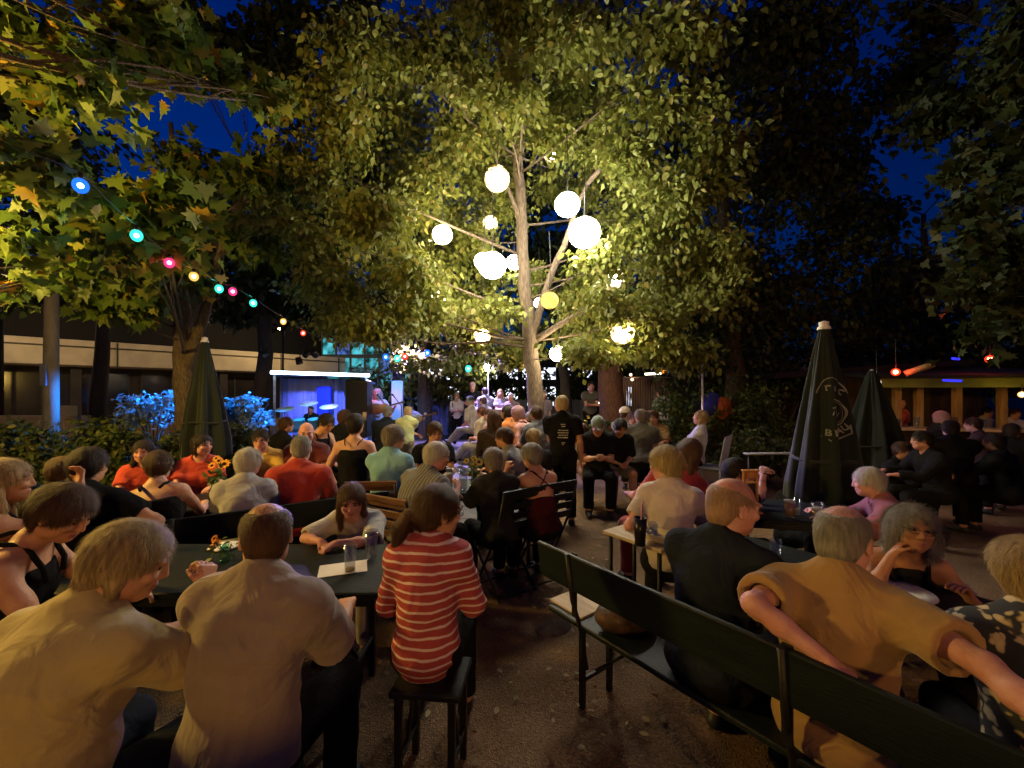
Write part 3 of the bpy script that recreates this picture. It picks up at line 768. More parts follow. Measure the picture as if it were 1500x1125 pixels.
    # dark trees standing behind
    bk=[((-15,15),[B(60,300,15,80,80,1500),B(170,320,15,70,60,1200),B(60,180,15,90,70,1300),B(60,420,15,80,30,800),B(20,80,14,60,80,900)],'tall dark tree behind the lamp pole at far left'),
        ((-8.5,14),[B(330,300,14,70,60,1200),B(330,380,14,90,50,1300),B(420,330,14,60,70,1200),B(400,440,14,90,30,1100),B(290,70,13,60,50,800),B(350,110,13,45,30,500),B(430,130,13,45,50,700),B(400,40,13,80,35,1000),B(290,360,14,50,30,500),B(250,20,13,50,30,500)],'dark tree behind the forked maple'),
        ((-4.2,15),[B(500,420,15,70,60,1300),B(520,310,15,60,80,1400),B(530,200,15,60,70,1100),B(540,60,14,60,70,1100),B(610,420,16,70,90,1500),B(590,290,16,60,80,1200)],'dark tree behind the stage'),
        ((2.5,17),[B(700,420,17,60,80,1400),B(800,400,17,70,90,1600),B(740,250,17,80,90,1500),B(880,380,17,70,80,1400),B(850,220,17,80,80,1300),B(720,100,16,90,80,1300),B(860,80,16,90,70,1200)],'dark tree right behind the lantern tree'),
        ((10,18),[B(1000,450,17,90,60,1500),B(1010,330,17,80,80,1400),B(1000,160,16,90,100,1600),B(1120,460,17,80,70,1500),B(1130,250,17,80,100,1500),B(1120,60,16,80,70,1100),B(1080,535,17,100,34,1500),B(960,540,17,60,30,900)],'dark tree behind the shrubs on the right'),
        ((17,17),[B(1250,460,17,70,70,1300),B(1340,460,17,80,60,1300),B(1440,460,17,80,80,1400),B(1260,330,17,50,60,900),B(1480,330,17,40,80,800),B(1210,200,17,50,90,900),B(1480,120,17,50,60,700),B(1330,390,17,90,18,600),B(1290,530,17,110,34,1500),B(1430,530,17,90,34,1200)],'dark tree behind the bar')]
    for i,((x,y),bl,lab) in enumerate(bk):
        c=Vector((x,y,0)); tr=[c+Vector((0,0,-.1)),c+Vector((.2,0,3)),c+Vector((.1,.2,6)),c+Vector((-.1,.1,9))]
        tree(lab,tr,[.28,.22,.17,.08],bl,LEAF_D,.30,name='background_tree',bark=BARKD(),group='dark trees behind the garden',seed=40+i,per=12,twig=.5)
    # leafy branches of a tree over the band, lit from the stage
    bl=[B(490,425,11.5,60,22,800),B(560,470,12,70,25,900),B(625,520,13,60,24,800),B(690,535,14,50,20,600),B(560,560,14.5,60,30,800),B(640,560,15,60,24,800)]
    tr=[(-2.9,13.6,-.1),(-2.95,13.6,2),(-2.8,13.5,3.5),(-2.7,13.4,4.6)]
    tree('tree over the band with violet lit lower branches',tr,[.16,.13,.11,.06],bl,LEAF_A,.16,name='stage_tree',bark=BARKD(),seed=23,twig=.35)
    # trunks standing between the tables and the street
    for px,D,r,lab,mt in ((895,10.5,.36,'thick reddish trunk right of the lantern tree',pm('bark_red',(.13,.06,.04),(.07,.03,.02),scale=12,stretch=(3,3,.7),rough=.9,bump=.8)),
                          (828,14,.2,'slim violet lit trunk right behind the lantern tree trunk',BARKD()),
                          (625,14.5,.2,'slim violet lit trunk between stage and path',BARKD())):
        c=at(px,575,D); c.z=-.1; tr=[c,c+Vector((.05,0,1.5)),c+Vector((-.1,0,3)),c+Vector((.1,0,5))]
        bl=[((c.x+dx,c.y+.3,3.6+dz),(1.1,1,.7),500) for dx,dz in ((-.9,0),(.8,.4),(0,1.2))]
        tree(lab,tr,[r,r*.9,r*.8,r*.5],bl,LEAF_D,.2,name='tree_trunk',bark=mt,seed=int(px))
def bush(label,c,r,n,mat,size=.09,group=None,name='bush',shape='oval',seed=3):
    rs=np.random.RandomState(seed); root=empty(name,(c[0],c[1],0)); tag(root,label,'bush',group)
    b=MB()
    for i in range(9):
        a=i*.7; e=Vector((math.cos(a)*r[0]*.7,math.sin(a)*r[1]*.7,c[2]+r[2]*.5)); b.tube(bez(Vector((0,0,-.05)),Vector((e.x*.3,e.y*.3,e.z*.6)),e,5),[.02,.017,.013,.01,.006],5)
    b.build('stems',BARKD(),root)
    bl=[((rs.uniform(-.6,.6)*r[0],rs.uniform(-.6,.6)*r[1],c[2]+rs.uniform(-.55,.55)*r[2]),(r[0]*.5,r[1]*.5,r[2]*.5),n//8) for _ in range(8)]
    p,nn=spray(bl,.12,9,rs); p[:,2]=np.maximum(p[:,2],.03); leaves('foliage',p,nn,size,mat,shape,root,.1,rs)
    return root
def build_bushes():
    g='dark bushes behind the left tables'
    sp=[(30,6.6,1.3),(120,6.8,1.32),(210,6.9,1.2),(305,7.2,1.2),(385,7.4,1.22),(455,7.8,1.1)]
    lb=['dark bush at the far left edge behind the tables','dark bush right of the lamp pole foot','bush behind the blurred woman in red','bush behind the left parasol','lighter green bush between parasol and stage','dark bush beside the drum kit']
    for i,((px,D,h),l) in enumerate(zip(sp,lb)):
        c=at(px,575,D); bush(l,(c.x,c.y,h*.5),(.85,.6,h*.52),4200,LEAF_S,.085,g,seed=60+i)
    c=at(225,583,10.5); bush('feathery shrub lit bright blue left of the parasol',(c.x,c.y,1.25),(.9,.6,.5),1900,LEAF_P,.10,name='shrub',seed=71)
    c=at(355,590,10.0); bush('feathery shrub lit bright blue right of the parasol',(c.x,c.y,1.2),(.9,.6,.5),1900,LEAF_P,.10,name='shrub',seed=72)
    sp=[(860,10,1.2,.7,'small dark bush behind the standing man'),(985,9.6,1.6,1.1,'dark bush behind the man in the patterned shirt'),(1070,9.2,2.1,1.1,'tall olive bush behind the pink haired blond man'),(1140,8.6,2.0,1.0,'olive bush left of the right parasol'),(1110,7.6,1.1,.8,'low grassy bush behind the metal rail'),(1010,11.5,2.6,1.1,'tall bush between round bar and blue jacket'),(800,8.0,.55,.3,'x')]
    for i,(px,D,h,r,l) in enumerate(sp[:-1]):
        c=at(px,575,D); bush(l.replace('pink haired blond man','blond woman leaning back'),(c.x,c.y,h*.5),(r,.6,h*.5),2200,LEAF_S,.085,seed=80+i)
    # flowering bush at the tree foot
    c=at(822,600,7.6); r=bush('yellow flowering bush at the foot of the lantern tree',(c.x,c.y,.75),(.5,.35,.55),1300,LEAF_S,.08,name='flower_bush',seed=90)
    rs=np.random.RandomState(4); m=MB()
    for i in range(46): m.ball((rs.uniform(-.5,.5),rs.uniform(-.4,.1),.75+rs.uniform(-.3,.55)),.028,6,(1,1,.5))
    m.build('blossoms',pm('petal_yellow',(.55,.42,.05),(.45,.32,.04),rough=.6),r)

# ------------------------------------------------------------------ ground and buildings
def ground():
    m=bpy.data.materials.new('ground_dirt'); nt,out=nodes_of(m); N=nt.nodes
    p=N.new('ShaderNodeBsdfPrincipled'); p.inputs['Roughness'].default_value=.95; p.inputs['Specular IOR Level'].default_value=.15
    tc=N.new('ShaderNodeTexCoord')
    def noise(s,d=6): 
        n=N.new('ShaderNodeTexNoise'); n.inputs['Scale'].default_value=s; n.inputs['Detail'].default_value=d; link(nt,tc.outputs['Object'],n.inputs['Vector']); return n
    a=noise(.9); b=noise(60,10); v=N.new('ShaderNodeTexVoronoi'); v.inputs['Scale'].default_value=130; link(nt,tc.outputs['Object'],v.inputs['Vector'])
    r=N.new('ShaderNodeValToRGB'); r.color_ramp.elements[0].color=(.13,.085,.050,1); r.color_ramp.elements[1].color=(.32,.21,.12,1); r.color_ramp.elements[0].position=.35; r.color_ramp.elements[1].position=.68
    link(nt,a.outputs['Fac'],r.inputs[0])
    r2=N.new('ShaderNodeValToRGB'); r2.color_ramp.elements[0].color=(.66,.63,.60,1); r2.color_ramp.elements[1].color=(1.22,1.18,1.14,1); r2.color_ramp.elements[0].position=.3; r2.color_ramp.elements[1].position=.7
    link(nt,b.outputs['Fac'],r2.inputs[0])
    mx=N.new('ShaderNodeMix'); mx.data_type='RGBA'; mx.blend_type='MULTIPLY'; mx.inputs[0].default_value=1
    link(nt,r.outputs[0],mx.inputs[6]); link(nt,r2.outputs[0],mx.inputs[7]); link(nt,mx.outputs[2],p.inputs['Base Color'])
    ad=N.new('ShaderNodeMath'); ad.operation='ADD'; link(nt,b.outputs['Fac'],ad.inputs[0]); link(nt,v.outputs['Distance'],ad.inputs[1])
    bp=N.new('ShaderNodeBump'); bp.inputs['Strength'].default_value=.9; bp.inputs['Distance'].default_value=.010; link(nt,ad.outputs[0],bp.inputs['Height']); link(nt,bp.outputs[0],p.inputs['Normal'])
    link(nt,p.outputs[0],out.inputs[0])
    n=120; xs=np.concatenate([np.linspace(-160,-9,12),np.linspace(-8.6,8.6,n),np.linspace(9,160,12)]); ys=np.concatenate([np.linspace(-60,-3,8),np.linspace(-2.6,14,n),np.linspace(15,220,14)])
    X,Y=np.meshgrid(xs,ys,indexing='ij'); V=np.stack([X,Y,np.zeros_like(X)],-1).reshape(-1,3)
    V[:,2]=wob(V*np.array([1,1,0]),1.3,4)*.012*(np.abs(V[:,0])<9)*(V[:,1]<14)
    a,b_=X.shape; I=np.arange(a*b_).reshape(a,b_); F=np.stack([I[:-1,:-1],I[1:,:-1],I[1:,1:],I[:-1,1:]],-1).reshape(-1,4)
    g=obj('ground',mesh_np('ground',V,F,m,smooth=True)); tag(g,kind='structure')
    # flat paving on the way to the stage
    pv=pm('paving',(.17,.16,.16),(.11,.10,.10),scale=5,rough=.7,bump=.6,bscale=60)
    q=MB(); rs=np.random.RandomState(3)
    for j in range(13):
        for i in range(6):
            x=-3.2+i*.62+(j%2)*.3; y=5.2+j*.62
            q.box((x,y,.005),(.60,.60,.05),ch=.008)
    o=q.build('paved_path',pv); tag(o,kind='structure')
    st=pm('stone',(.16,.12,.08),(.10,.075,.05),scale=6,rough=.9,bump=.8,bscale=40)
    for k,(x,y,sx,sy,rz) in enumerate([(.62,3.35,.36,.22,.3),(.95,3.05,.34,.2,-.2),(.30,3.0,.3,.2,.5)]):
        f=Field(); f.ell((0,0,-.01),(sx/2,sy/2,.035),k=.01); V,Q=f.mesh(.012); V=V+normals(V,Q)*(wob(V,18,k+3)*.006)[:,None]
        s=obj('stone_slab',mesh_np('stone_slab',V,Q,st,smooth=True)); s.location=(x,y,0); s.rotation_euler[2]=rz
        tag(s,['flat stone slab half sunk in the dirt beyond the bench end, middle one','flat stone slab sunk in the dirt nearest the side table','flat stone slab sunk in the dirt beside the black chairs'][k],'stone','stone slabs in the dirt')
    lf=leafmat('leaf_litter',[(0,(.10,.07,.03)),(1,(.30,.20,.07))],trans=.1)
    rs=np.random.RandomState(21); n=2600; P=np.stack([rs.uniform(-2,4,n),rs.uniform(1,7.5,n),np.full(n,.028)],-1)
    l=leaves('leaf_litter',P,np.tile([0,0,.0],(n,1)),.042,lf,'oval',None,0,rs); me=l.data
    co=np.empty(len(me.vertices)*3,np.float32); me.vertices.foreach_get('co',co); co=co.reshape(-1,3); co[:,2]=np.clip(.02+(co[:,2]-.028)*.35,.014,.05); me.vertices.foreach_set('co',co.ravel()); me.update()
    tag(l,'small dry leaves scattered over the dirt','leaf litter',kind='stuff')
def windows(root,rects,y,frame,pane,dirx=Vector((1,0,0)),org=Vector((0,0,0)),nrm=Vector((0,-1,0)),t=.08):
    for (x0,x1,z0,z1) in rects:
        f=MB(); rot=Matrix(( (dirx.x,-nrm.x,0),(dirx.y,-nrm.y,0),(0,0,1)))
        c=lambda x,z,e: org+dirx*x+nrm*e+Vector((0,0,z))
        w=.07
        f.box(c((x0+x1)/2,z0,.03),(x1-x0+w,.1,w),rot); f.box(c((x0+x1)/2,z1,.03),(x1-x0+w,.1,w),rot)
        for x in (x0,x1,(x0+x1)/2): f.box(c(x,(z0+z1)/2,.03),(w,.1,z1-z0-w),rot)
        fo=f.build('window',frame,root); g=MB(); g.box(c((x0+x1)/2,(z0+z1)/2,.005),(x1-x0-.01,.03,z1-z0-.01),rot); g.build('pane',pane,fo)
def buildings():
    conc=pm('concrete_band',(.64,.57,.43),(.50,.44,.34),scale=1.2,rough=.85,bump=.3,bscale=30)
    dark=pm('dark_wall',(.05,.045,.045),(.035,.03,.03),scale=2,rough=.8)
    fr=pm('window_frame_dark',(.06,.055,.05),rough=.5); pane=pm('dark_glass',(.02,.02,.025),(.035,.03,.03),scale=1.5,rough=.12,spec=.5)
    a=Vector((-23.4,19,0)); b=Vector((-8.2,37,0)); d=(b-a); L=d.length; d.normalize(); nn=Vector((d.y,-d.x,0))
    rot=Matrix(((d.x,-nn.x,0),(d.y,-nn.y,0),(0,0,1)))
    org=a-d*9; L+=12
    root=empty('low_building',org); tag(root,'long low building with a pale lit fascia band over dark shop windows','building')
    c=lambda x,z,e: d*x+nn*e+Vector((0,0,z))
    m=MB(); m.box(c(L/2,1.45,-3),(L,6,3.0),rot); m.build('wall',dark,root)
    m=MB(); m.box(c(L/2,3.62,-2.4),(L+.4,6.2,1.32),rot,ch=.03); 
    m.build('fascia',conc,root)
    m=MB(); m.box(c(L/2,3.95,.74),(L+.3,.06,.06),rot); m.box(c(L/2,3.02,.76),(L+.3,.08,.05),rot)
    for i in range(9): m.box(c(1+i*L/9,3.6,.73),(.05,.05,1.3),rot)
    m.build('cladding_rail',fr,root)
    m=MB(); m.box(c(L/2,6.4,-4.4),(L,6,4.2),rot); m.build('upper_wall',pm('upper_wall_dark',(.012,.011,.011)),root)
    windows(root,[(1.5+i*3.1,4.1+i*3.1,.5,2.7) for i in range(int(L/3.1)-1)],0,fr,pane,d,Vector((0,0,0)),nn)
    for i in range(int(L/6.2)): m=MB(); m.box(c(4.3+i*6.2+.9,1.45,.30),(.4,.4,2.95),rot); m.build('column',dark,root)
    # low wall in front of it
    m=MB(); c2=at(60,600,12); m.box((0,0,.50),(4.6,.3,1.0)); m.box((1.6,-.02,.62),(.5,.42,1.36),ch=.02)
    o=m.build('garden_wall',pm('render_wall',(.42,.34,.20),(.33,.26,.15),scale=3,rough=.9,bump=.4)); o.location=(c2.x-1.6,12.6,0); tag(o,'low yellowish wall stub behind the bushes at far left','wall')
    # glass fronted building glowing teal
    root=empty('glass_building',(-10.9,31,0)); tag(root,'glass fronted building glowing teal behind the stage','building')
    m=MB(); m.box((0,2,3),(6.6,4,6)); m.build('wall',pm('teal_wall',(.10,.16,.17),(.07,.11,.12),scale=2,rough=.7),root)
    tl=emi('window_teal',(.10,.62,.72),.30,.9,1.6); tb=emi('window_blue',(.12,.25,.75),.25,.9,1.6)
    for i in range(6):
        for j,(z0,z1) in enumerate(((1.2,2.7),(3.1,4.3),(4.5,5.8))):
            f=MB(); x=-2.7+i*1.07
            for (xx,zz,sx,sz) in ((x-.5,(z0+z1)/2,.07,z1-z0),(x+.5,(z0+z1)/2,.07,z1-z0),(x,z0,.92,.07),(x,z1,.92,.07)): f.box((xx,-.05,zz),(sx,.12,sz))
            fo=f.build('window',fr,root); g=MB(); g.box((x,-.02,(z0+z1)/2),(.92,.03,z1-z0-.08)); g.build('pane',tb if (i*3+j)%4==1 else tl,fo)
    m=MB(); m.box((0,-.3,2.9),(6.8,.5,.28)); m.build('balcony_edge',emi('teal_edge_glow',(.08,.55,.62),.55,.3),root)  # balcony edge emits the teal light itself, no lamp on it
    # lit shop front across the street, seen through leaves
    root=empty('shop_front',(1.5,33,0)); tag(root,'bright white lit shop front glimpsed through leaves beyond the path','building')
    m=MB(); m.box((0,2,2.6),(17,4,5.2)); m.build('wall',dark,root)
    wl=emi('shop_light',(.80,.85,1.0),1.8,.98,1.9)
    for i in range(11):
        for z0,z1 in ((.6,2.2),(2.7,3.7)):
            f=MB(); x=-7.6+i*1.5
            for (xx,zz,sx,sz) in ((x-.6,(z0+z1)/2,.08,z1-z0),(x+.6,(z0+z1)/2,.08,z1-z0),(x,z0,1.1,.08),(x,z1,1.1,.08)): f.box((xx,-.05,zz),(sx,.12,sz))
            fo=f.build('window',fr,root); g=MB(); g.box((x,-.02,(z0+z1)/2),(1.1,.03,z1-z0-.1)); g.build('pane',wl,fo)
    # hedge masses in front of the shop to break it up
    for i,(px,D,h,r) in enumerate([(605,17,3.4,1.6),(665,18,2.9,1.5),(760,18,3.2,1.7),(830,17,3.0,1.6),(715,20,3.6,1.7)]):
        c=at(px,575,D); bush(['tree like bush behind the guitarist','bush behind the woman with the white top and bag','bush behind the grey dressed woman','bush behind the lantern tree trunk','bush behind the white lamp on the pole'][i],(c.x,c.y,h*.5),(r,.6,h*.5),2400,LEAF_D,.17,'bushes in front of the lit shop front',seed=110+i)
    # fence behind the path
    fm=pm('fence_grey',(.11,.11,.125),(.07,.07,.08),scale=6,stretch=(1,1,.2),rough=.8,bump=.4)
    root=empty('board_fence',(-.2,16.2,0)); tag(root,'dark board fence behind the people at the end of the path','fence')
    m=MB()
    for i in range(34): m.box((-3.3+i*.2,0,.72),(.185,.03,1.40))
    m.build('boards',fm,root); 
    for x in (-3.3,-1.1,1.1,3.3): m=MB(); m.box((x,.08,.75),(.09,.09,1.5)); m.build('post',fm,root)
# ------------------------------------------------------------------ furniture and small things
GREEN=lambda: pm('green_lacquer',(.008,.013,.014),(.005,.008,.009),scale=7,stretch=(.4,3,3),rough=.5,bump=.3,bscale=60,spec=.25)
IRON=lambda: pm('iron',(.014,.015,.016),(.022,.02,.02),scale=30,rough=.5,metal=.5,spec=.5)
WOOD=lambda: pm('wood_slat',(.20,.095,.045),(.11,.05,.025),scale=9,stretch=(.5,4,4),rough=.5,bump=.4,bscale=50)
PALE=lambda: pm('wood_pale',(.46,.36,.24),(.36,.27,.17),scale=9,stretch=(.5,4,4),rough=.6,bump=.3)
def bench(label,loc,rz,L=2.2,back=True,group=None,mat=None,seat_h=.46):
    mat=mat or GREEN(); r=empty('beer_bench' if not back else 'garden_bench',loc,rz); tag(r,label,'bench',group)
    m=MB(); m.box((0,.14,seat_h-.014),(L,.27,.028),ch=.006); m.build('seat',mat,r)
    if back:
        m=MB(); R=Matrix.Rotation(rad(-8),3,'X').inverted(); m.box((0,-.055,.755),(L,.024,.20),R,ch=.006); m.build('backrest',mat,r)
    for x in (-L*.40,0,L*.40) if L>1.9 else (-L*.38,L*.38):
        m=MB()
        if back: m.tube([(x,-.085,.86),(x,-.045,.60),(x,.02,seat_h-.04),(x,.06,.20)],.013,6); m.box((x,-.030,.68),(.035,.012,.34))
        m.box((x,.03,.22),(.03,.03,.44)); m.box((x,.25,.22),(.03,.03,.44)); m.box((x,.14,.43),(.03,.26,.025)); m.box((x,.14,.15),(.022,.20,.022)); m.tube([(x,.14,.16),(x*.72,.14,seat_h-.04)],.009,6)
        m.build('leg',IRON(),r)
    return r
def table(label,loc,rz,L=2.0,Wd=.66,h=.76,group=None,mat=None):
    r=empty('beer_table',loc,rz); tag(r,label,'table',group)
    m=MB(); m.box((0,0,h-.015),(L,Wd,.03),ch=.006); m.build('tabletop',mat or GREEN(),r)
    m=MB()
    for y in (-1,1): m.box((0,y*(Wd/2-.04),h-.055),(L-.1,.025,.05))
    m.build('apron',mat or GREEN(),r)
    for sx in (-1,1):
        x=sx*(L/2-.22); m=MB()
        for y in (-1,1): m.box((x,y*(Wd/2-.09),(h-.08)/2),(.035,.035,h-.08))
        m.box((x,0,.24),(.025,Wd-.215,.025)); m.box((x,0,h-.10),(.025,Wd-.215,.025)); m.tube([(x,0,.25),(x-sx*.34,0,h-.05)],.009,6); m.build('leg',IRON(),r)
    return r
def folding_chair(label,loc,rz,mat,group=None,tall=.88):
    r=empty('folding_chair',loc,rz); tag(r,label,'chair',group)
    m=MB()
    for i in range(6): m.box((0,-.15+i*.062,.452),(.42,.05,.018))
    m.build('seat',mat,r)
    m=MB(); R=Matrix.Rotation(rad(14),3,'X')
    for i in range(4): m.box((0,-.235-.018*(3-i)*0-.02*i,.60+i*.085),(.43,.014,.062),R)
    m.box((0,-.315,tall+.01),(.45,.018,.05),R)
    m.build('backrest',mat,r)
    for sx in (-1,1):
        m=MB(); x=sx*.215
        m.tube([(x,-.325,tall+.02),(x,-.245,.62),(x,-.12,.38),(x,.10,.0)],.011,7); m.build('leg',IRON(),r)
        m=MB(); m.tube([(x*.9,.18,.44),(x*.9,.02,.26),(x*.9,-.24,.0)],.011,7); m.build('leg',IRON(),r)
    m=MB(); m.tube([(-.2,-.24,.03),(.2,-.24,.03)],.008,6); m.tube([(-.2,.09,.04),(.2,.09,.04)],.008,6); m.tube([(-.2,.0,.25),(-.05,-.03,.30),(.05,-.03,.30),(.2,.0,.25)],.008,6); m.build('stretcher',IRON(),r)
    return r
def glass_cup(label,loc,h=.14,r=.035,drink=None,level=.7,foam=True,cat='glass',group=None,name='drinking_glass',tint=(.95,.97,1)):
    o=empty(name,loc); tag(o,label,cat,group); t=.0025
    m=MB(); m.lathe([(.001,0),(r*.78,0),(r*.82,.01),(r,h),(r-t,h),(r*.78-t,.014),(.001,.012)],n=20); m.build('glass_wall',glass('clear_glass',tint),o)
    if drink:
        z1=h*level; rr=lambda z:(r*.82+(r-r*.82)*z/h)-t-.0008
        m=MB(); m.lathe([(.001,.0145),(rr(.015)*.9,.0145),(rr(z1),z1),(.001,z1)],n=20); m.build('drink',drink,o)
        if foam: m=MB(); m.lathe([(.001,z1+.001),(rr(z1),z1+.001),(rr(z1+.02),z1+.02),(.001,z1+.025)],n=20); m.build('foam',pm('beer_foam',(.75,.68,.5),rough=.8),o)
    return o
def parasol(label,loc,top,rmax,hbot,logo=False,n=8,mat=None,cap=True,group=None,rz=0.0):
    mat=mat or pm('parasol_cloth',(.007,.013,.009),(.0045,.009,.006),scale=6,stretch=(1,1,.25),rough=.85,bump=.35,bscale=25,sheen=.2)
    r=empty('closed_parasol',loc,rz); tag(r,label,'parasol',group)
    H=top-hbot
    def prof(u): return .035+(rmax-.035)*(u**.85)*(1-.10*max(0,u-.85)/.15)
    def fold(a,z,t):
        u=(top-z)/H; return 1+.20*min(1,u*2)*math.cos(n*a+1.3*u)+.07*math.cos((n*2+1)*a+2)
    m=MB(); P=[(prof(i/26),top-H*i/26) for i in range(27)]; P.append((rmax*.55,hbot-.02)); m.lathe(P[::-1],(0,0,0),96,fold); m.build('canopy',mat,r)
    m=MB(); m.tube([(0,0,.02),(0,0,top+.02)],.022,10); m.build('pole',pm('pole_metal',(.3,.3,.3),rough=.4,metal=.8),r)
    m=MB(); m.lathe([(.04,top+.055),(.036,top+.0),(.03,top-.01)][::-1]+[(.001,top+.07)],n=16); m.lathe([(.055,top-.012),(.048,top+.012),(.03,top+.03)],n=16); 
    if cap: m.build('finial',pm('white_plastic',(.75,.74,.7),rough=.5),r)
    m=MB(); m.box((0,0,.04),(.5,.5,.08),ch=.02); m.lathe([(.05,.08),(.03,.10),(.03,.4)],n=12); m.build('base',pm('stand_concrete',(.18,.17,.16),rough=.9,bump=.4),r)
    m=MB(); zt=hbot+H*.30; rt=prof((top-zt)/H)*1.10; m.tube([(rt*math.cos(a),rt*math.sin(a),zt+.01*math.sin(3*a)) for a in [i*2*math.pi/24 for i in range(24)]],.012,6,closed=True); m.build('tie_strap',mat,r)
    if logo:
        wm=pm('print_faded',(.24,.25,.23),rough=.8)
        ac=rad(-102)        # facing the camera
        zc=top-H*.45
        def onto(x,z,e=.006):
            zz=zc+z; u=(top-zz)/H; a=ac+x/max(.12,prof(u)); rr=prof(u)*fold(a,zz,0)+e
            return Vector((rr*math.cos(a),rr*math.sin(a),zz))
        g=MB()
        def stroke(pts,w):
            vs=[];fs=[]
            for i,(x,z) in enumerate(pts):
                x0,z0=pts[max(i-1,0)]; x1,z1=pts[min(i+1,len(pts)-1)]; dx,dz=x1-x0,z1-z0; q=math.hypot(dx,dz)+1e-9
                nx,nz=-dz/q*w/2,dx/q*w/2; vs+=[onto(x+nx,z+nz),onto(x-nx,z-nz)]
            for i in range(len(pts)-1): fs.append([2*i,2*i+2,2*i+3,2*i+1])
            g.add(vs,fs)
        arc=lambda cx,cz,rx,rz,a0,a1,k=20:[(cx+rx*math.cos(rad(a0+(a1-a0)*i/k)),cz+rz*math.sin(rad(a0+(a1-a0)*i/k))) for i in range(k+1)]
        stroke(arc(0,.10,.115,.20,20,160),.008); stroke(arc(0,.0,.105,.115,-80,95),.010); stroke(arc(0,.0,.088,.098,-80,95),.004)
        stroke([(-.11,-.20),(-.04,-.235),(.05,-.22),(.125,-.17)],.010); stroke([(.125,-.17),(.118,-.10)],.006)
        stroke(arc(.0,.0,.035,.045,-60,120),.010); stroke([(-.02,-.02),(.005,.06),(.03,.05)],.007); stroke([(0,-.045),(.04,-.03),(.055,.0)],.006)
        g.build('emblem_rings',wm,r)
        def text(s,size,cx,cz,rot):
            cu=bpy.data.curves.new('t','FONT'); cu.body=s; cu.size=size; cu.align_x='CENTER'; cu.align_y='CENTER'; cu.offset=.002
            o=bpy.data.objects.new('t',cu); COL.objects.link(o); bpy.context.view_layer.update()
            me=bpy.data.meshes.new_from_object(o.evaluated_get(bpy.context.evaluated_depsgraph_get())); bpy.data.objects.remove(o); 
            for v in me.vertices:
                x=v.co.x*math.cos(rot)-v.co.y*math.sin(rot)+cx; z=v.co.x*math.sin(rot)+v.co.y*math.cos(rot)+cz; v.co=onto(x,z,.009)
            me.materials.clear(); me.materials.append(wm); obj('lettering',me,r)
        text('a',.10,.02,.215,rad(-8)); text('c',.10,.075,.185,rad(-28)); text('r',.10,-.035,.22,rad(6))
        text('R',.075,.0,-.17,rad(4)); text('A',.075,.05,-.155,rad(18)); text('U',.075,.092,-.125,rad(32)); text('B',.075,-.055,-.17,rad(-8))
    return r
def flowers(label,loc,cols,h=.16,n=7,seed=1,scale=1.0,name='flower_vase'):
    r=empty(name,loc); tag(r,label,'vase'); rs=np.random.RandomState(seed)
    m=MB(); m.lathe([(.001,0),(.03*scale,0),(.036*scale,.03),(.022*scale,.09*scale),(.027*scale,.11*scale),(.023*scale,.11*scale),(.018*scale,.09*scale),(.001,.06)],n=16); m.build('vase',glass('green_glass',(.5,.8,.6),.05),r)
    st=MB(); fl=MB(); ce=MB(); 
    for i in range(n):
        a=rs.rand()*6.3; q=rs.rand()*.06*scale; p=Vector((q*math.cos(a)*1.3,q*math.sin(a)*1.3,h*scale*(1+rs.rand()*.5)))
        st.tube([(0,0,.05),(p.x*.4,p.y*.4,p.z*.6),p],.0022,5)
        k=10; R=(.022 if i else .034)*scale
        nrm=Vector((p.x*4,-.6+p.y,.5)).normalized(); u=nrm.orthogonal().normalized(); w=nrm.cross(u)
        for j in range(k):
            b=j*2*math.pi/k; d=u*math.cos(b)+w*math.sin(b); e=nrm.cross(d)
            fl.add([p+d*R*.3,p+d*R*.8+e*R*.25+nrm*.002,p+d*R*1.3,p+d*R*.8-e*R*.25+nrm*.002],[[0,1,2,3]])
        ce.ball(p,R*.38,6)
    st.build('stems',LEAF_S,r); fl.build('petals',cols,r); ce.build('flower_hearts',pm('flower_heart',(.05,.02,.01),rough=.9),r)
    rs2=rs; P=rs2.randn(26,3)*np.array([.035,.035,.03])*scale+np.array([0,0,h*.75*scale]); leaves('vase_leaves',P,rs2.randn(26,3),.05*scale,LEAF_S,'oval',r,0,rs2)
    return r

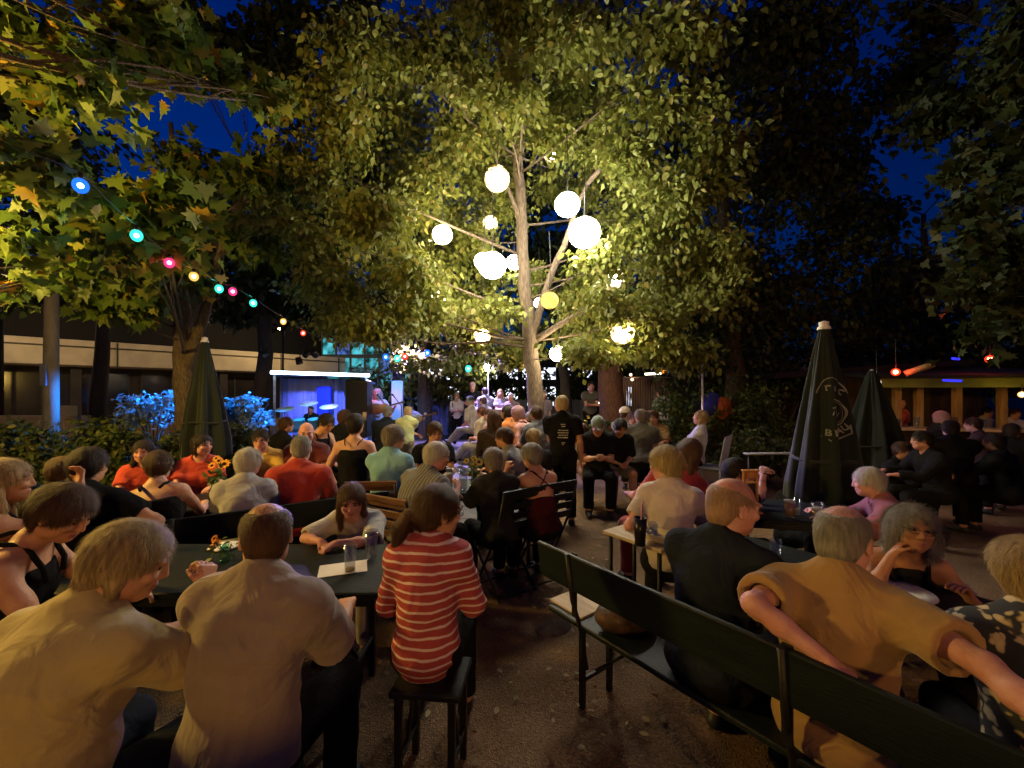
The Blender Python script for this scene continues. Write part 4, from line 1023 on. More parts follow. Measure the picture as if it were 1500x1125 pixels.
def put_furniture():
    # table A in front
    table('dark green folding table at which the woman in the striped top sits',(-1.62,2.27,0),0,2.0,.64)
    bench('backless dark bench under the couple with their backs to us',(-1.35,.82,0),0,1.9,False)
    bench('backless dark bench under the woman in the striped top',(-.365,1.70,0),rad(-6),.30,False,mat=IRON())
    # bench with back, row B
    ang=math.atan2(.62,.92)
    bench('long dark bench with a backrest behind the balding man, its back to us',(-2.30,2.83,0),ang,2.9)
    cB=Vector((-2.30,2.83,0))+Vector((-.56,.83,0))*.88
    table('dark table with the sunflower vase on the left',(cB.x,cB.y,0),ang,2.4,.62)
    cB2=Vector((-2.30,2.83,0))+Vector((-.56,.83,0))*1.75
    bench('dark bench under the two women in red facing us',(cB2.x,cB2.y,0),ang+math.pi,2.4,False)
    # table C
    table('small dark table with beers where the white haired man in the ribbed shirt sits',(-.40,4.22,0),rad(8),1.5,.66)
    bk=GREEN(); 
    folding_chair('black folding chair under the woman in the dark top',(-.09,3.66,0),rad(38),bk,'black folding chairs at the middle table')
    folding_chair('black folding chair under the bare backed woman',(.22,3.90,0),rad(34),bk,'black folding chairs at the middle table')
    folding_chair('brown wooden folding chair under the white haired man in the ribbed shirt',(-.80,3.42,0),rad(-30),WOOD())
    folding_chair('empty looking brown slatted chair under the woman in the teal shirt',(-1.28,4.0,0),rad(5),WOOD())
    # right foreground bench and table D
    d=Vector((.6,-.8,0)); nrm=Vector((.8,.6,0)); s=Vector((.157,2.39,0)); L=2.5; c=s+d*(L/2)+nrm*.06
    rz=math.atan2(d.y,d.x)
    bench('long dark green bench with backrest running to the lower right corner',(c.x,c.y,0),rz,L)
    t=Vector((.67,2.9,0))+d*1.75+nrm*.30
    table('dark green table in front of the bench with the navy and tan shirted men',(t.x,t.y,0),rz,2.4,.60)
    b2=Vector((.67,2.9,0))+d*1.3+nrm*1.10
    bench('backless bench under the curly grey haired woman',(b2.x,b2.y,0),rz+math.pi,1.8,False)
    # board on the table end
    m=MB(); q=Vector((.90,2.80,0)); m.box((0,0,.735),(.50,.34,.022),ch=.004); m.tube([(-.2,-.12,0),(-.2,-.12,.724)],.014,6); m.tube([(.2,-.12,0),(.2,-.12,.724)],.014,6); m.tube([(-.2,.12,0),(-.2,.12,.724)],.014,6); m.tube([(.2,.12,0),(.2,.12,.724)],.014,6)
    o=empty('side_table',(q.x,q.y,0),rz); tag(o,'pale wooden topped side table at the end of the dark green table','table')
    m1=MB(); m1.box((0,0,.735),(.46,.34,.022),ch=.004); m1.build('tabletop',PALE(),o)
    for sx in (-1,1):
        for sy in (-1,1): l=MB(); l.tube([(sx*.19,sy*.13,0),(sx*.19,sy*.13,.724)],.014,6); l.build('leg',IRON(),o)
    z=.748
    # tray of cardboard with chips
    p=at(975,775,2.75); tr=empty('food_tray',(p.x-.02,2.62,z+.012),rz+.2); tag(tr,'white cardboard food tray on the table behind the navy shirted man','tray')
    m=MB(); card=pm('cardboard_white',(.62,.55,.45),(.5,.43,.34),scale=9,rough=.8)
    m.add([(-.13,-.06,0),(.13,-.06,0),(.13,.06,0),(-.13,.06,0),(-.155,-.08,.045),(.155,-.08,.045),(.155,.08,.045),(-.155,.08,.045),(-.151,-.076,.045),(.151,-.076,.045),(.151,.076,.045),(-.151,.076,.045),(-.126,-.056,.004),(.126,-.056,.004),(.126,.056,.004),(-.126,.056,.004)],
          [[3,2,1,0],[0,1,5,4],[1,2,6,5],[2,3,7,6],[3,0,4,7],[4,5,9,8],[5,6,10,9],[6,7,11,10],[7,4,8,11],[9,13,12,8],[10,14,13,9],[11,15,14,10],[8,12,15,11],[12,13,14,15]]); m.build('tray_shell',card,tr)
    m=MB(); rs=np.random.RandomState(2)
    for i in range(16):
        a=rs.rand()*3.1; q=Vector((rs.uniform(-.02,.11),rs.uniform(-.04,.04),.012+.003*i)); dd=Vector((math.cos(a),math.sin(a),.1))*.035; m.tube([q-dd,q+dd],.0045,4)
    m.build('chips',pm('chips',(.55,.32,.06),(.45,.22,.04),rough=.6),tr)
    # tall black cup with straw
    cu=empty('drink_cup',(.80,2.60,z)); tag(cu,'tall black cup with a pink straw on the table corner','cup')
    m=MB(); m.lathe([(.001,0),(.032,0),(.040,.17),(.037,.17),(.030,.01),(.001,.01)],n=18); m.build('cup_wall',pm('black_plastic',(.012,.012,.013),rough=.3),cu)
    m=MB(); m.tube([(0,0,.02),(.012,0,.27)],.0045,6); m.build('straw',pm('straw_pink',(.75,.35,.40),rough=.4),cu)
    glass_cup('stemmed glass beside the white food tray',(.90,2.66,z),.12,.034,None,group=None,name='drinking_glass')
    # things on table A
    zA=.761
    glass_cup('tall ribbed empty tumbler at the table end next to the striped top',(-.79,2.34,zA),.165,.036)
    glass_cup('half empty glass beside the white paper',(-.84,2.16,zA),.15,.033,pm('juice',(.55,.42,.15),rough=.1),.18,False)
    m=MB(); m.box((0,0,.0015),(.24,.16,.002),ch=.0005); o=m.build('paper_sheet',pm('paper',(.72,.68,.62),(.66,.62,.56),scale=5,rough=.8),loc=(-.90,2.22,zA)); o.rotation_euler[2]=.35; tag(o,'white paper menu lying on the table by the leaning woman','paper')
    m=MB(); m.box((0,0,.0015),(.30,.21,.002),ch=.0005); o=m.build('paper_sheet',pm('paper',(.72,.68,.62)),loc=(-1.95,2.05,zA)); o.rotation_euler[2]=.2; tag(o,'white paper at the far left end of the front table','paper')
    flowers('little vase with orange flower and twigs left of the balding man',(-1.60,2.32,zA),pm('petal_orange',(.75,.28,.03),(.6,.2,.02),rough=.6),.11,2,3,.8)
    m=MB(); m.lathe([(.001,0),(.05,0),(.085,.008),(.082,.012),(.04,.005),(.001,.005)],n=20); o=m.build('saucer',pm('white_plastic',(.75,.74,.7),rough=.5),loc=(-1.74,2.52,zA)); tag(o,'small pale saucer behind the orange flower vase','saucer')
    # table B
    f=flowers('sunflower in a vase on the left table',(-2.72,3.82,zA),pm('petal_sun',(.80,.42,.03),(.7,.32,.02),rough=.6),.18,4,5,1.35)
    beer=pm('beer',(.45,.20,.03),(.38,.15,.02),scale=5,rough=.1)
    glass_cup('beer glass beside the sunflower vase',(-2.55,3.72,zA),.14,.038,beer,.7)
    glass_cup('tall water glass in front of the woman in red by the sunflower',(-2.60,3.95,zA),.18,.034)
    m=MB(); m.box((0,0,.012),(.16,.10,.02),ch=.002); o=m.build('napkin_stack',pm('paper',(.7,.7,.7)),loc=(-2.28,3.95,zA)); o.rotation_euler[2]=.6; tag(o,'white napkin stack in front of the man in yellow','napkins')
    m=MB(); m.lathe([(.001,0),(.07,0),(.11,.015),(.107,.018),(.06,.006),(.001,.006)],n=22); o=m.build('plate',pm('white_plastic',(.75,.74,.7),rough=.5),loc=(-1.90,4.05,zA)); tag(o,'white plate between the man in yellow and the red polo man','plate')
    # table C
    for (x,y,l,dr) in ((-.62,4.12,'beer glass in front of the white haired man in the ribbed shirt',beer),(-.12,4.08,'beer glass left of the short haired woman in the dark top',beer),(-.22,4.35,'dark drink glass at the middle table',pm('cola',(.05,.02,.01),rough=.1)),(-.66,4.38,'full beer glass at the far side of the middle table',beer)):
        glass_cup(l,(x,y,zA),.16,.040,dr,.75,dr is beer)
    glass_cup('small water glass in the middle of the middle table',(-.38,4.0,zA),.11,.033); glass_cup('large water carafe beside the flowers on the middle table',(-.47,4.02,zA),.20,.045)
    flowers('vase of yellow flowers and greenery on the middle table',(-.38,4.2,zA),pm('petal_yellow',(.55,.42,.05)),.16,6,9,1.2)
    # table D small things
    q=Vector((.67,2.9,0)); P=lambda t,n_:q+d*t+nrm*n_
    for t,n_,h,r,dr,l in ((.55,.40,.13,.036,None,'empty glass in front of the navy shirted man'),(.78,.22,.12,.036,None,'empty tumbler between the navy and tan shirted men'),(.92,.35,.10,.034,None,'squat glass by the tan shirted man elbow')):
        v=P(t,n_); glass_cup(l,(v.x,v.y,zA),h,r,dr)
    v=P(1.45,.33); m=MB(); m.lathe([(.001,0),(.08,0),(.13,.016),(.127,.02),(.07,.006),(.001,.006)],n=24); o=m.build('plate',pm('white_plastic',(.75,.74,.7)),loc=(v.x,v.y,zA)); tag(o,'white plate in front of the curly haired woman','plate')
    # second table to the right behind, with wooden menu holder
    table('dark table behind the bald man, with beers and the wooden menu holder',(2.25,3.35,0),rad(-12),1.7,.66)
    h=empty('menu_holder',(1.86,3.25,zA),.1); tag(h,'tall narrow wooden menu holder standing on the table behind the bald man','menu holder')
    m=MB(); w=pm('wood_orange',(.50,.24,.07),(.38,.16,.045),scale=9,stretch=(3,3,.5),rough=.5)
    for x in (-.055,.055): m.box((x,0,.17),(.018,.02,.34))
    m.box((0,0,.33),(.128,.05,.012)); m.build('frame',w,h); m=MB(); m.box((0,0,.295),(.088,.018,.05)); m.box((0,0,.24),(.09,.06,.012)); m.build('crosspiece',w,h); m=MB(); m.box((0,0,.006),(.15,.10,.012)); m.build('base',w,h)
    glass_cup('nearly full beer beside the hand reaching over the right table',(2.08,3.12,zA),.15,.042,beer,.75)
    glass_cup('empty beer glass right of the nearly full beer',(2.18,3.2,zA),.12,.038)
    glass_cup('second beer glass right of the wooden menu holder',(2.26,3.08,zA),.13,.04,beer,.5)
    # metal rail and white chair in the background
    r=empty('metal_rail',(3.55,5.6,0),rad(4)); tag(r,'low metal rail shelf in front of the olive bushes','rail')
    m=MB(); m.box((0,0,.88),(.85,.12,.02)); m.build('shelf',pm('pole_metal',(.3,.3,.3)),r)
    for x in (-.38,.38): m=MB(); m.tube([(x,0,0),(x,0,.87)],.014,6); m.build('post',IRON(),r)
    c=at(1036,640,7.1); r=empty('plastic_chair',(c.x+.05,7.1,0),rad(50)); tag(r,'pale plastic chair under the blond woman leaning back','chair')
    w=pm('plastic_pale',(.45,.5,.55),(.4,.44,.5),rough=.5); m=MB(); m.box((0,0,.44),(.46,.44,.03),ch=.01); m.build('seat',w,r); m=MB(); m.box((0,-.24,.72),(.46,.025,.52),Matrix.Rotation(rad(10),3,'X'),ch=.01); m.build('backrest',w,r)
    for sx in (-1,1):
        for sy in (-1,1): m=MB(); m.tube([(sx*.21,sy*.2,.43),(sx*.23,sy*.22,0)],.016,6); m.build('leg',w,r)
    # menu lying on the bench end, satchel
    v=s+nrm*.20+d*.10
    m=MB(); m.box((0,0,.006),(.26,.19,.012),ch=.002); o=m.build('menu_board',PALE(),loc=(v.x,v.y,.461)); o.rotation_euler[2]=rz; tag(o,'pale wooden menu board lying on the near end of the bench seat','menu')
    f=Field(); f.ell((0,0,.07),(.14,.09,.075),k=.02); f.ell((.08,.02,.05),(.09,.08,.06),k=.03); V,Q=f.mesh(.012); V=V+normals(V,Q)*(wob(V,14,3)*.01)[:,None]
    o=obj('handbag',mesh_np('handbag',V,Q,pm('leather_brown',(.09,.05,.03),(.05,.03,.02),rough=.5,bump=.4),smooth=True)); v=s+nrm*.2+d*.42; o.location=(v.x,v.y,.46); tag(o,'slouched brown handbag on the bench seat behind its backrest','bag')
    # parasols
    c=at(300,575,6.2); parasol('closed green parasol behind the left table',(c.x,c.y,0),2.46,.30,.75,n=7)
    c=at(1207,575,3.7); parasol('closed green parasol with a printed white emblem on the right',(c.x,c.y,0),2.27,.285,.62,logo=True,n=7)
    c=at(1277,575,5.4); parasol('smaller closed green parasol behind the one with the emblem',(c.x,c.y,0),1.98,.36,.62,n=7,cap=False,mat=pm('parasol_cloth_dark',(.007,.011,.009),(.005,.008,.006),scale=6,rough=.9,bump=.3))
    # lamp pole at far left
    c=at(75,575,9.5); r=empty('lamp_pole',(c.x,c.y,0)); tag(r,'pale round lamp pole at far left in front of the low building','lamp pole')
    m=MB(); m.tube([(0,0,-.1),(0,0,2.5),(.02,0,5.2)],[.14,.13,.11],16); m.build('pole',pm('pole_concrete',(.24,.22,.17),(.16,.15,.11),scale=6,stretch=(1,1,.4),rough=.9,bump=.5),r)
    m=MB(); m.box((.0,-.16,2.1),(.14,.04,.5)); m.build('plate_sign',pm('dull_plate',(.15,.17,.22),rough=.6),r)

# ------------------------------------------------------------------ lights of the garden
def lanterns():
    warm=(1,.80,.50); white=(1,.93,.78)
    L=[(728,262,7.2,36,'woven',30,warm,'woven ball lantern left of the upper trunk'),(810,220,8.6,32,'woven',18,white,'highest woven ball lantern half hidden in leaves'),
       (831,300,7.2,36,'paper',34,white,'round white lantern just above the biggest one'),(856,341,6.8,46,'paper',38,white,'biggest white paper lantern right of the trunk'),
       (648,344,7.6,28,'paper',26,warm,'warm round lantern at far left of the tree'),(718,327,9,22,'woven',12,warm,'small woven lantern between leaves left of the trunk'),
       (721,389,6.9,40,'paper',36,white,'large white lantern left of the trunk'),(708,383,7.5,26,'paper',26,warm,'smaller lantern touching the large one left of the trunk'),
       (753,384,9.4,22,'paper',26,white,'lantern half hidden behind the trunk'),(805,440,7.4,26,'yellow',3,( 1,.62,.12),'dim yellow lantern just right of the trunk'),
       (790,444,9,16,'paper',24,white,'small white lantern behind the dim yellow one'),(641,437,8.6,21,'paper',20,warm,'small warm lantern low at the left'),
       (706,493,8.6,24,'woven',20,warm,'small woven lantern below the large white one'),(817,518,8.2,24,'paper',24,warm,'lowest lantern right of the trunk'),
       (912,487,7.2,34,'woven',24,warm,'woven lantern hanging lowest on the right'),(900,408,9.2,30,'woven',16,white,'white woven lantern behind leaves on the right')]
    for i,(px,py,D,dm,k,s,col,lab) in enumerate(L):
        c=at(px,py,D); R=dm*D/FPX/2
        r=empty('ball_lantern',c); tag(r,lab,'lantern','ball lanterns in the tree')
        cord=MB(); cord.tube([(0,0,R*.9),(.02,.03,R+.5),(.0,.08,R+1.1)],.008,5); cord.build('cord',IRON(),r)
        if k=='woven':
            m=MB(); rs=np.random.RandomState(i+5)
            for q in range(17):
                n_=Vector(rs.randn(3)).normalized(); u=n_.orthogonal().normalized(); w=n_.cross(u); off=rs.uniform(-.45,.45); rr=math.sqrt(1-off*off)
                m.tube([(n_*off+(u*math.cos(a)+w*math.sin(a))*rr)*R for a in [j*2*math.pi/20 for j in range(20)]],R*.045,4,closed=True)
            m.build('woven_shell',pm('rattan',(.55,.45,.30),(.4,.3,.18),rough=.7),r)
            m=MB(); m.ball((0,0,0),R*.72,12); m.build('glowing_core',emi('glow_w%d'%s+('a' if col is warm else 'b'),col,s*GL),r)
        else:
            m=MB(); n=14
            m.lathe([(max(1e-4,R*math.sin(math.pi*j/28)*(1+.018*math.cos(j*math.pi))),-R*.95*math.cos(math.pi*j/28)) for j in range(29)],n=28)
            if k=='yellow': m.build('paper_shade',emi('glow_yellow',col,1.25,.35,9),r)
            else: m.build('paper_shade',emi('glow_p%d'%s+('a' if col is warm else 'b'),col,s*GL*.6),r)
            m=MB(); 
            for sg in (-1,1): m.tube([(R*.25*math.cos(a),R*.25*math.sin(a),sg*R*.95) for a in [j*2*math.pi/14 for j in range(14)]],R*.03,5,closed=True)
            m.build('rim_ring',IRON(),r)
def bulb_glass(col):
    nm='bulb_glass_%d_%d_%d'%(col[0]*99,col[1]*99,col[2]*99)
    if nm in MATS: return MATS[nm]
    m=bpy.data.materials.new(nm); MATS[nm]=m; nt,out=nodes_of(m); N=nt.nodes
    e=N.new('ShaderNodeEmission'); e.inputs[0].default_value=(*col,1); e.inputs[1].default_value=1.1
    t=N.new('ShaderNodeBsdfTransparent'); t.inputs[0].default_value=(*[.35+.65*q for q in col],1)
    mx=N.new('ShaderNodeMixShader'); mx.inputs[0].default_value=.55
    link(nt,t.outputs[0],mx.inputs[1]); link(nt,e.outputs[0],mx.inputs[2]); link(nt,mx.outputs[0],out.inputs[0]); return m
def bulb_string(pts,name_l,sag,bulbs,group,r=.032):
    P=[Vector(p) for p in pts]
    m=MB(); Q=[]
    for i in range(len(P)-1):
        for t in [j/6 for j in range(6)]: Q.append(P[i].lerp(P[i+1],t)+Vector((0,0,-sag*4*t*(1-t))))
    Q.append(P[-1]); m.tube(Q,.0055,5); o=m.build('light_cable',pm('cable',(.03,.03,.03),rough=.5)); tag(o,name_l,'cable')
    for (c,col,s,lab,rr) in bulbs:
        b=empty('party_bulb',c); tag(b,lab,'light bulb',group)
        m=MB(); m.lathe([(.001,.085*rr/.032),(rr*.5,.085*rr/.032),(rr*.55,rr*1.1),(rr*.3,rr*1.0)][::-1],n=10); m.build('socket',pm('black_plastic',(.012,.012,.013)),b)
        m=MB(); m.ball((0,0,0),rr*1.35,12,(1,1,1.15)); m.build('glass_bulb',bulb_glass(col),b)
        m=MB(); m.ball((0,0,0),rr*.55,8); m.build('filament',emi('bulb_%d_%d_%d_%d'%(col[0]*99,col[1]*99,col[2]*99,s),tuple(min(1,q+.12) for q in col),s*2.2),b)
def all_bulbs():
    TE=(.06,1,.72); PK=(1,.05,.22); AM=(1,.52,.12); BL=(.02,.18,1); RD=(1,.06,.03); WH=(1,.8,.6)
    raw=[(118,272,BL,'bright blue bulb nearest on the left',16),(200,345,TE,'large teal bulb second from the left',26),(248,385,PK,'pink bulb between the large teal and the amber one',20),(284,405,AM,'amber bulb right of the first pink one',26),(321,423,TE,'teal bulb touching the second pink one',18),(341,427,PK,'second pink bulb, right of a teal one',16),(371,444,TE,'teal bulb in the middle of the string above the parasol',18),(415,471,AM,'second amber bulb near the far end',22),(444,488,RD,'small red bulb at the far end of the string',14)]
    bl=[]; line=[(-4.6,1.6,3.75)]
    for (px,py,col,lab,s) in raw:
        D=1.5*FPX/(575-py); c=at(px,py,D); line.append((c.x,c.y,c.z+.10)); bl.append((c,col,s*BG,lab,.030+.0016*D))
    line.append(tuple(at(470,495,11.5)))
    bulb_string(line,'cable of the coloured bulbs running over the left tables',.02,bl,'coloured bulbs on the long string')
    raw=[(565,523,BL,'big blue bulb over the stage'),(582,525,TE,'tiny teal bulb right of the big blue one'),(593,522,RD,'red bulb right of the tiny teal one'),(617,521,WH,'white bulb touching a blue one over the path'),(626,517,BL,'blue bulb touching the white one over the path'),(686,540,TE,'teal bulb over the path end'),(763,535,AM,'amber bulb left of the trunk')]
    bl=[]; line=[at(540,515,12)]
    for (px,py,col,lab) in raw:
        D=11; c=at(px,py,D); line.append(c+Vector((0,0,.11))); bl.append((c,col,7*BG,lab,.06))
    line.append(at(800,520,12.5)); bulb_string(line,'far cable of coloured bulbs strung across the path',.03,bl,'coloured bulbs strung across the path')
    # white lamp on pole
    c=at(715,538,13); r=empty('garden_lamp',(c.x,c.y,0)); tag(r,'white ball lamp on a thin pole over the path end','lamp')
    m=MB(); m.tube([(0,0,0),(0,0,c.z-.1)],.022,8); m.build('pole',pm('pole_metal',(.3,.3,.3)),r); m=MB(); m.ball((0,0,c.z),.13,12); m.build('globe',emi('lamp_white',(1,.95,.85),16*GL),r)
def stage():
    # band stand
    c=at(472,548,12); X=c.x; root=empty('band_canopy',(X,12,0),rad(24.5)); tag(root,'small open band canopy edged with a white light tube, violet backdrop','canopy')
    for (x,y) in ((-1.2,0),(1.2,0),(-1.2,2),(1.2,2)): m=MB(); m.box((x,y,1.1),(.06,.06,2.2)); m.build('post',pm('pole_metal',(.3,.3,.3)),root)
    m=MB(); m.box((0,1,2.23),(2.6,2.2,.06)); m.build('roof',pm('canopy_cloth',(.3,.3,.36),rough=.8),root)
    m=MB(); m.tube([(-1.28,-.14,2.25),(1.28,-.14,2.21)],.045,10); m.build('light_tube',emi('tube_white',(.62,.85,1),9),root)
    # pleated backdrop
    vs=[];fs=[]; n=70
    for i in range(n):
        x=-1.15+2.3*i/(n-1); y=1.9+.05*math.sin(i*.9)+.02*math.sin(i*2.3)
        vs+=[(x,y,.1),(x,y,2.15),(x,y+.015,.1),(x,y+.015,2.15)]
    for i in range(n-1): a=4*i; b=a+4; fs+=[[a,b,b+1,a+1],[a+3,b+3,b+2,a+2]]
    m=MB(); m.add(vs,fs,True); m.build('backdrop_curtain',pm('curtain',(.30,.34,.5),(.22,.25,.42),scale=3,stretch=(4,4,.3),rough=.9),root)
    st=MB(); st.box((-1.5,12.4,.1),(7,4.4,.2)); o=st.build('stage_platform',pm('stage_black',(.05,.05,.055),(.03,.03,.035),scale=4,rough=.6)); o.location=(-2.6,0,0); tag(o,'low black stage platform under the band','stage')
    def speaker(px,py0,py1,D,wd,label,mat):
        c=at(px,py0,D); z0=at(px,py1,D).z; r=empty('loudspeaker',(c.x,c.y,0)); tag(r,label,'loudspeaker')
        h=c.z-z0; m=MB(); m.box((0,0,z0+h/2),(wd,wd*.8,h),ch=.015); m.build('cabinet',mat,r)
        m=MB(); m.box((0,-wd*.4-.004,z0+h/2),(wd*.86,.012,h*.9)); m.build('grille',pm('grille',(.03,.03,.035),(.015,.015,.018),scale=300,rough=.6,bump=.5),r)
        m=MB(); m.tube([(0,0,.2),(0,0,z0)],.02,8)
        for a in (0,2.1,4.2): m.tube([(0,0,.6),(.4*math.cos(a),.4*math.sin(a),.2)],.012,6)
        m.build('stand',IRON(),r)
    speaker(526,557,640,10.2,.52,'tall black loudspeaker left of the singer',pm('black_plastic',(.012,.012,.013)))
    c=at(582,556,11.6); r=empty('banner_column',(c.x,c.y,.2)); tag(r,'upright banner glowing blue to white right of the singer','banner')
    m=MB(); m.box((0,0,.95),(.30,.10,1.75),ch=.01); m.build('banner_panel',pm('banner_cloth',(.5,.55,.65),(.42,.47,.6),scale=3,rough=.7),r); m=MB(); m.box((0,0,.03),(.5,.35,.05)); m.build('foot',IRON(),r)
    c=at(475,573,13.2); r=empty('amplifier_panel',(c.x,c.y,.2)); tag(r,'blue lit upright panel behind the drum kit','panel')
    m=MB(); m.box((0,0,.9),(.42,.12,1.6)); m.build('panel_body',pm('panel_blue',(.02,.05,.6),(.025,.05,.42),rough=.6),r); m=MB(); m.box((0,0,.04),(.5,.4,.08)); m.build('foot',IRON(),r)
    # drum kit
    c=at(455,620,11.2); r=empty('drum_kit',(c.x,c.y,.2)); tag(r,'drum kit with cymbals glowing cyan under the band canopy','drum kit')
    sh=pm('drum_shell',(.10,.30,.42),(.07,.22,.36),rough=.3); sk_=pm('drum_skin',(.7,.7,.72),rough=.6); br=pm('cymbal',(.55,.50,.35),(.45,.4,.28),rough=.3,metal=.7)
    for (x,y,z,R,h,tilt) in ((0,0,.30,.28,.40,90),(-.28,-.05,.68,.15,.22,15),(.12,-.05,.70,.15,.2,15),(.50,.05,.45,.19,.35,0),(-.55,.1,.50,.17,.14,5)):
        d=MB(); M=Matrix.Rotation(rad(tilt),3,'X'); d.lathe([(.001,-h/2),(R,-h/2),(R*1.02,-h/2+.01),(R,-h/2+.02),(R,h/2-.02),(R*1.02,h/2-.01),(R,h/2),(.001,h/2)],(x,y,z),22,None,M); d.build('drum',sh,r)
    for (x,y,z) in ((-.75,.1,1.05),(.45,.1,1.12),(-.2,.3,1.2)):
        d=MB(); d.lathe([(.24,0),(.10,.018),(.03,.03),(.001,.035)],(x,y,z),22,None,Matrix.Rotation(rad(16),3,'X')); d.lathe([(.001,.033),(.03,.028),(.10,.016),(.24,-.003)],(x,y,z),22,None,Matrix.Rotation(rad(16),3,'X')); cy=d.build('cymbal',br,r)
        d=MB(); d.tube([(x,y+.0,.02),(x,y,z)],.012,6)
        for a in (0,2.1,4.2): d.tube([(x,y,.35),(x+.22*math.cos(a),y+.22*math.sin(a),.01)],.008,5)
        d.build('cymbal_stand',IRON(),r)
    # microphones
    for (px,D,lab) in ((566,10.6,'microphone stand in front of the singer'),(588,10.9,'microphone stand in front of the seated guitarist')):
        c=at(px,585,D); r=empty('microphone_stand',(c.x,c.y,.2)); tag(r,lab,'microphone stand')
        m=MB(); m.tube([(0,0,.02),(0,0,1.15),(-.25,.12,1.42)],.012,6)
        for a in (.5,2.6,4.7): m.tube([(0,0,.12),(.28*math.cos(a),.28*math.sin(a),.01)],.010,5)
        m.build('stand',IRON(),r); m=MB(); m.ball((-.27,.14,1.44),.03,8); m.tube([(-.27,.14,1.43),(-.20,.10,1.38)],.014,6); m.build('microphone',pm('grille',(.03,.03,.035)),r)
def right_bar():
    # open hut with a lit counter
    wood=pm('wood_bar',(.40,.26,.10),(.28,.17,.06),scale=6,stretch=(4,4,.5),rough=.6,bump=.3); root=empty('bar_hut',(8.3,7.6,0),rad(-12)); tag(root,'open wooden bar hut with lit posts and a green valance at the right edge','bar')
    m=MB(); m.box((0,0,.50),(2.8,.10,1.0)); m.build('counter_front',pm('dark_boards',(.07,.04,.025),(.04,.025,.015),scale=5,stretch=(5,5,.5),rough=.7),root)
    m=MB(); m.box((0,.1,1.02),(3.0,.62,.04),ch=.006); m.build('counter_top',pm('counter_pale',(.55,.42,.24),(.45,.33,.18),scale=5,rough=.45),root)
    for x in (-1.2,-.88,-.52,.1,.8): m=MB(); m.box((x,.36,1.5),(.11,.11,.92)); m.build('post',wood,root)
    m=MB(); m.box((0,-.25,1.90),(3.3,.02,.22)); m.build('valance',pm('valance_green',(.16,.20,.03),(.12,.15,.02),scale=3,rough=.8),root)
    m=MB(); m.box((0,.75,2.10),(3.6,2.2,.06),Matrix.Rotation(rad(6),3,'X')); m.build('roof',pm('roof_dark',(.012,.012,.012),(.008,.008,.008),rough=.9),root)
    m=MB(); m.box((0,1.9,1.05),(3.4,.08,2.1)); m.build('back_wall',pm('dark_boards',(.07,.04,.025)),root)
    for i,(x,h) in enumerate(((-1.0,.16),(-.7,.2),(-.25,.14),(-.1,.2),(.35,.16))):
        v=Matrix.Rotation(rad(-12),3,'Z')@Vector((x,.12,1.04)); glass_cup(['leftmost glass on the bar counter','tall glass between two posts on the bar counter','short glass in the middle of the bar counter','tall glass in the middle of the bar counter','glass at the right end of the bar counter'][i],(8.3+v.x,7.6+v.y,1.041),h,.045,None,group='glasses on the bar counter')
    # lamps in the hut
    def lamp(c,R,col,s,lab,nm='small_lamp',cable=.5):
        r=empty(nm,c); tag(r,lab,'lamp'); m=MB(); m.ball((0,0,0),R,10); m.build('globe',bulb_glass(col),r); m=MB(); m.ball((0,0,0),R*.5,8); m.build('filament',emi(nm+lab[:12],tuple(min(1,q+.06) for q in col),s*1.2),r); m=MB(); m.tube([(0,0,R*.8),(0,0,R+cable)],.006,5); m.build('cord',IRON(),r)
    lamp(at(1497,578,6.9),.05,(1,.62,.20),60*BB,'warm amber lamp shining under the valance of the bar',cable=.12)
    lamp(Vector((7.9,8.1,1.75)),.05,(1,.60,.22),70*BB,'warm lamp above the bar counter behind the posts',cable=.1)
    lamp(at(1450,526,7.2),.065,(1,.06,.01),90*BB,'red lamp above the bar roof'); lamp(at(1312,545,6.6),.06,(1,.06,.01),90*BB,'red lamp at the low end of the lit beam')
    lamp(at(1284,561,6.0),.055,(1,.97,.9),70*BB,'white spotlight above the small parasol')
    a=at(1326,548,6.6); b=at(1368,533,6.4); m=MB(); m.tube([a,b],.05,4); o=m.build('roof_beam',wood); tag(o,'slanting wooden beam lit orange by the red lamp','beam')
    for (px,py,w,lab) in ((1400,525,10,'short blue neon strip high over the bar'),(1395,557,26,'longer blue neon strip left of the valance')):
        a=at(px-w/2,py,7); b=at(px+w/2,py+1,7); m=MB(); m.tube([a,b],.02,6); o=m.build('neon_strip',emi('neon_blue',(.03,.03,1),1.0)); tag(o,lab,'neon light')
    # dark pavilion roof behind
    r=empty('pavilion',(7.6,10.2,0)); tag(r,'dark pavilion with a low roof left of the bar','pavilion')
    m=MB(); m.box((0,0,2.2),(4.2,3,.12),Matrix.Rotation(rad(-4),3,'Y')); m.build('roof',pm('roof_dark',(.03,.03,.03)),r)
    for x in (-1.9,0,1.9): m=MB(); m.tube([(x,-1.3,0),(x,-1.3,2.15)],.035,8); m.build('post',IRON(),r)
    m=MB(); m.box((0,1.3,1.05),(4.2,.08,2.1)); m.build('back_wall',pm('dark_boards',(.07,.04,.025)),r)
    # round slatted bar in the background
    c=at(945,575,12.5); r=empty('round_bar',(c.x,c.y,0)); tag(r,'round bar clad in upright slats with small lights on its rim','bar')
    sl=pm('slat_reddish',(.30,.20,.15),(.20,.13,.10),scale=6,stretch=(4,4,.4),rough=.7); m=MB()
    for i in range(44):
        a=math.pi+math.pi*i/43; m.box((.95*math.cos(a),.7*math.sin(a),1.45),(.05,.03,1.3),Matrix.Rotation(a+math.pi/2,3,'Z'))
    m.build('slats',sl,r); m=MB(); m.lathe([(.001,2.10),(1.0,2.10),(1.02,2.14),(.001,2.15)],n=30); m.build('rim',sl,r)
